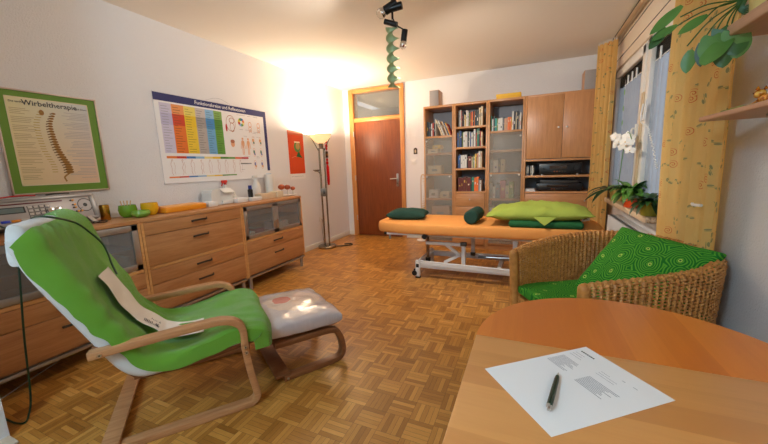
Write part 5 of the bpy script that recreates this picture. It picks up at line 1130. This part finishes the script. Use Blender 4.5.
for sx in (-1, 1): blobchain(m, [(x+.012*sx, 1.60, z+.016, .007), (x+.014*sx, 1.63, z+.007, .006), (x+.014*sx, 1.65, z+.006, .005)], fg.m); blobchain(m, [(x+.014*sx, 1.48, z+.014, .010), (x+.020*sx, 1.50, z+.008, .007), (x+.02*sx, 1.53, z+.006, .005)], fg.m)
part('body', m, t)
m = MB(); m.ball((x, 1.628, z+.042), .017, fg.m, (.9, 1.15, .9)); m.ball((x, 1.647, z+.038), .008, fg.m); part('head', m, t)
for sx in (-1, 1):
    m = MB(); m.lathe([(0, .012), (.003, .008), (.007, 0), (0, -.002)], fg.m, (x+.010*sx, 1.622, z+.055), 8); part('ear', m, t)
    m = MB(); m.ball((x+.0125*sx, 1.638, z+.045), .003, BLACK, seg=8); part('eye', m, t)

# ---------------------------------------------------------------- plants
def leafmat(name, c1, c2, r=.4):
    n = N(name); n.set(Base_Color=n.mix(n.noise(n.co(), 12, 3), S(*c1), S(*c2)), Roughness=r); return n.m
LG, LD, LB = leafmat('leaf_green', (50, 104, 34), (104, 152, 62)), leafmat('leaf_dark', (24, 50, 30), (46, 78, 40)), leafmat('leaf_glossy', (36, 80, 28), (66, 114, 42), .4)
def leaf(m, base, d, L, W, droop, mat, fold=.25, heart=False, n=9, side=None):
    base, d = V(base), V(d).normalized(); side = (V(side) if side is not None else d.cross(V((0, 0, 1)))).normalized(); vs = []; p = base.copy(); cd = d.copy()
    for i in range(n+1):
        s_ = i/n; w = W*(math.sin(PI*min(1, s_*.93+.07))**.75 if not heart else (math.sin(PI*(s_*.82+.18))**.6))*(1 if s_ < .999 else .02)
        up = side.cross(cd).normalized()
        for k in (-1, -.5, 0, .5, 1): vs.append(p+side*(k*w/2)+up*(abs(k)*w*fold*.5)-(cd*(abs(k)*w*.3) if heart and i < 3 else V((0, 0, 0))))
        p = p+cd*(L/n); cd = (cd+V((0, 0, -droop/n))).normalized()
    m.add(vs, [(i*5+k, i*5+k+1, (i+1)*5+k+1, (i+1)*5+k) for i in range(n) for k in range(4)], mat, True)
def potted(name, lab, c, r, h, pm, cat='potted plant'):
    t = thing(name, lab, cat, c); m = MB(); m.lathe([(0, 0), (r*(.86 if r > .12 else .72), 0), (r*.95, h*.92), (r, h*.93), (r, h), (r*.88, h), (r*.84, h*.8), (0, h*.8)], pm, c, 28); part('pot', m, t)
    m = MB(); m.lathe([(0, h*.85), (r*.85, h*.82), (r*.85, h*.8), (0, h*.79)], plain('soil', S(52, 38, 28), .95, nz=.8) if 'soil' not in bpy.data.materials else bpy.data.materials['soil'], c, 20); part('soil', m, t); return t
rn = random.Random(21)
ZS = .776
# orchid in the pale yellow pot
c = V((.815, 4.03, ZS)); t = potted('orchid', 'white flowering orchid in pale yellow pot on the window sill', c, .075, .12, plain('pale_yellow_pot', S(208, 178, 96), .4))
m = MB()
for a_, L, dr, el in ((190, .30, 1.3, .5), (215, .34, 1.7, .35), (160, .30, 1.6, .4), (240, .24, 1.3, .8), (120, .26, 1.3, .6), (300, .22, 1.2, .7), (205, .36, 1.0, .15), (60, .2, 1.2, .6)):
    a_ = math.radians(a_); leaf(m, c+V((0, 0, .10)), (math.cos(a_), math.sin(a_), el), L, .062, dr, LD, .3)
part('leaves', m, t)
FL = N('orchid_petal'); FL.set(Base_Color=S(240, 238, 232), Roughness=.55); FL.b.inputs['Subsurface Weight'].default_value = .0
m = MB(); stem = smoothpath([tuple(c+V((0, 0, .1))), (.80, 3.90, 1.05), (.79, 3.80, 1.25), (.79, 3.74, 1.40), (.785, 3.62, 1.42), (.78, 3.50, 1.36)], 6); m.tube(stem, .0035, LG, 6); part('flower_stem', m, t)
def flower(p, r, nrm):
    nrm = V(nrm).normalized(); T = frame(p, nrm.cross(V((0, 0, 1))), V((0, 0, 1))-nrm*nrm.z); m = MB(T)
    for k, (a_, w) in enumerate(((90, .9), (210, .8), (330, .8), (10, 1.25), (170, 1.25))):
        a_ = math.radians(a_); leaf(m, (0, 0, .003*k*.4), (math.cos(a_), math.sin(a_), .12), r, r*.75*w, .0, FL.m, -.2, side=(-math.sin(a_), math.cos(a_), 0), n=6)
    m.ball((0, 0, .006), r*.16, plain('orchid_lip', S(226, 196, 120), .5) if 'orchid_lip' not in bpy.data.materials else bpy.data.materials['orchid_lip'], seg=8); part('flower', m, t)
for i in range(15):
    s_ = i/14; p = V((.775+rn.uniform(-.035, .02), 3.98-.50*s_+rn.uniform(-.03, .03), 1.40-.10*s_+rn.uniform(-.055, .055))); flower(tuple(p), .042+rn.random()*.008, (-.6, -1, .1+rn.uniform(-.2, .2)))
# green plant in the orange pot
c = V((.82, 3.50, ZS)); t = potted('spider_plant', 'leafy green plant in a bright orange pot on the window sill', c, .078, .125, plain('orange_pot', S(222, 78, 30), .35))
m = MB()
for i in range(64):
    a_ = rn.uniform(0, 2*PI); el = rn.uniform(.6, 2.2); L = rn.uniform(.12, .22); dx, dy = math.cos(a_)*(.55 if math.cos(a_) > 0 else 1), math.sin(a_); p = c+V((dx*.03, dy*.03, .11)); 
    leaf(m, p, (dx*.8, dy*1.1, el), L, rn.uniform(.04, .062), rn.uniform(1.4, 3.0), LG if i % 3 else LB, .2)
part('leaves', m, t)
m = MB(); leaf(m, (.745, 3.50, .89), (-.6, -.3, -.6), .11, .06, .6, LB, .2, True); part('hanging_leaf', m, t)
# dark plant in the olive pot
c = V((.815, 3.0, ZS)); t = potted('house_plant', 'dark leafy plant in an olive green pot beside the near curtain', c, .07, .105, plain('olive_pot', S(150, 140, 44), .35))
m = MB()
for i in range(60):
    a_ = rn.uniform(0, 2*PI); el = rn.uniform(.1, 1.6); L = rn.uniform(.09, .2); dx, dy = math.cos(a_)*(.5 if math.cos(a_) > 0 else 1), math.sin(a_)
    leaf(m, c+V((dx*.02, dy*.02, .09)), (dx, dy*1.15, el), L, rn.uniform(.03, .045), rn.uniform(1.0, 2.4), LD if i % 4 else LB, .25, n=7)
part('leaves', m, t)
# hanging plant on the upper shelf
c = V((.772, 1.61, 1.6625)); PY = plain('pale_lemon_pot', S(220, 204, 128), .4); t = potted('trailing_plant', 'trailing green plant in a pale yellow pot on the upper wall shelf', c, .126, .18, PY)
hub = V((.665, 1.735, 1.74))
def vine(pts, m_): m_.tube(smoothpath(pts, 6), .0024, LB, 6)
m = MB()
for e in ((.575, 1.72, 1.70), (.51, 1.74, 1.73), (.47, 1.74, 1.68), (.60, 1.72, 1.60), (.56, 1.72, 1.58), (.63, 1.70, 1.60), (.655, 1.71, 1.60), (.54, 1.74, 1.62)):
    e = V(e); mid = (hub+e)/2+V((0, 0, .022)); vine([tuple(c+V((-.04, .02, .15))), tuple(hub+V((.03, 0, .02))), tuple(mid), tuple(e)], m)
for k in range(6): vine([tuple(c+V((-.03, .03, .15))), (.69+.006*k, 1.73, 1.80), (.672+.004*k, 1.74, 1.735), (.70, 1.735, 1.70+.006*k), (.715, 1.73, 1.73)], m)
part('stems', m, t)
def L_(tip0, d, L, W, mat, heart=True, dr=.3, side=(1, -.25, .1)):
    m = MB(); leaf(m, tip0, d, L, W, dr, mat, .12, heart, 10, side); part('leaf', m, t)
L_((.600, 1.70, 1.632), (-.15, -.1, -1), .085, .07, LG); L_((.642, 1.69, 1.642), (.25, -.1, -.9), .095, .085, LB); L_((.62, 1.68, 1.60), (-.55, -.1, -.8), .085, .07, LG)
L_((.63, 1.695, 1.60), (.1, 0, -1), .085, .06, LB); L_((.655, 1.68, 1.63), (.2, .1, -1), .09, .08, LG); L_((.622, 1.71, 1.655), (.1, .0, -1), .05, .05, LB)
L_((.545, 1.72, 1.60), (-.05, .05, -1), .085, .045, LG, False); L_((.57, 1.71, 1.62), (.1, 0, -1), .09, .035, LD, False)
L_((.512, 1.74, 1.77), (-.75, 0, -.65), .13, .04, LG, False, .1, (.5, -.2, -.6)); L_((.470, 1.74, 1.70), (-.55, 0, -.75), .09, .04, LB, False, .1, (.6, -.2, -.5))
L_((.585, 1.72, 1.715), (-.85, 0, -.45), .10, .035, LG, False, .2, (.4, -.2, -.8)); L_((.50, 1.73, 1.70), (-.8, 0, -.4), .09, .03, LG, False, .2, (.4, -.2, -.8))
m = MB()
for a_, el, L in ((200, 1.6, .24), (230, 1.2, .22), (170, .9, .26), (255, .5, .30), (285, .4, .28), (150, 1.4, .2), (300, 1.4, .24)):
    a_ = math.radians(a_); leaf(m, c+V((math.cos(a_)*.03, math.sin(a_)*.03, .15)), (math.cos(a_), math.sin(a_), el), L, .016, 2.2, LG, .4)
part('grassy_leaves', m, t)
# ---------------------------------------------------------------- light and camera
def lamp(kind, name, loc, power, color, **k):
    l = bpy.data.lights.new(name, kind); l.energy = power; l.color = color
    for a, v in k.items(): setattr(l, a, v)
    o = bpy.data.objects.new(name, l); C.objects.link(o); o.location = loc; return o
WARM = (1.0, .81, .59)
lamp('POINT', 'uplighter_light', (lx, ly, 1.672), 105, WARM, shadow_soft_size=.03)
def spot_(name, loc, d, power, color, size):
    o = lamp('SPOT', name, loc, power, color, spot_size=math.radians(size), spot_blend=.8, shadow_soft_size=.04); o.rotation_euler = V(d).to_track_quat('-Z', 'Y').to_euler()
spot_('spot_head_light', (-.875, 2.47, 2.05), (.30, .80, -.55), 82, (1.0, .90, .78), 150)
spot_('spot_head_light', (-1.09, 2.42, 2.28), (-.9, -.2, -.45), 30, (1.0, .90, .78), 140)
lamp('POINT', 'added_rear_fill', (-1.1, -.95, 2.20), 60, (.50, .79, 1.0), shadow_soft_size=.15)  # unseen cool fill added behind the camera to brighten the room, no fixture
lamp('POINT', 'added_table_fill', (.62, -.35, 1.45), 7, (1.0, .72, .42), shadow_soft_size=.1)  # small warm fill added out of view near the table, no lamp stands there
w = bpy.data.worlds.new('dusk'); bpy.context.scene.world = w; w.use_nodes = True
w.node_tree.nodes['Background'].inputs[0].default_value = (.50, .57, .70, 1); w.node_tree.nodes['Background'].inputs[1].default_value = .7
cd = bpy.data.cameras.new('camera'); cam = bpy.data.objects.new('camera', cd); C.objects.link(cam)
cd.sensor_width = 36; cd.sensor_fit = 'HORIZONTAL'; cd.lens = 330.82/768*36; cd.clip_start = .02
pt, yw, rl = 1.65807460e-01, 4.17404108e-01, 3.50979069e-02
fwd = V((-math.sin(yw)*math.cos(pt), math.cos(yw)*math.cos(pt), -math.sin(pt))); rt = V((math.cos(yw), math.sin(yw), 0)); dn = fwd.cross(rt)
r2 = rt*math.cos(rl)+dn*math.sin(rl); d2 = -rt*math.sin(rl)+dn*math.cos(rl)
M = Matrix((r2, -d2, -fwd)).transposed().to_4x4(); M.translation = (0, 0, 1.2); cam.matrix_world = M
sc = bpy.context.scene; sc.camera = cam
sc.view_settings.view_transform = 'Standard'; sc.view_settings.look = 'None'; sc.view_settings.exposure = 0.17; sc.view_settings.gamma = 1
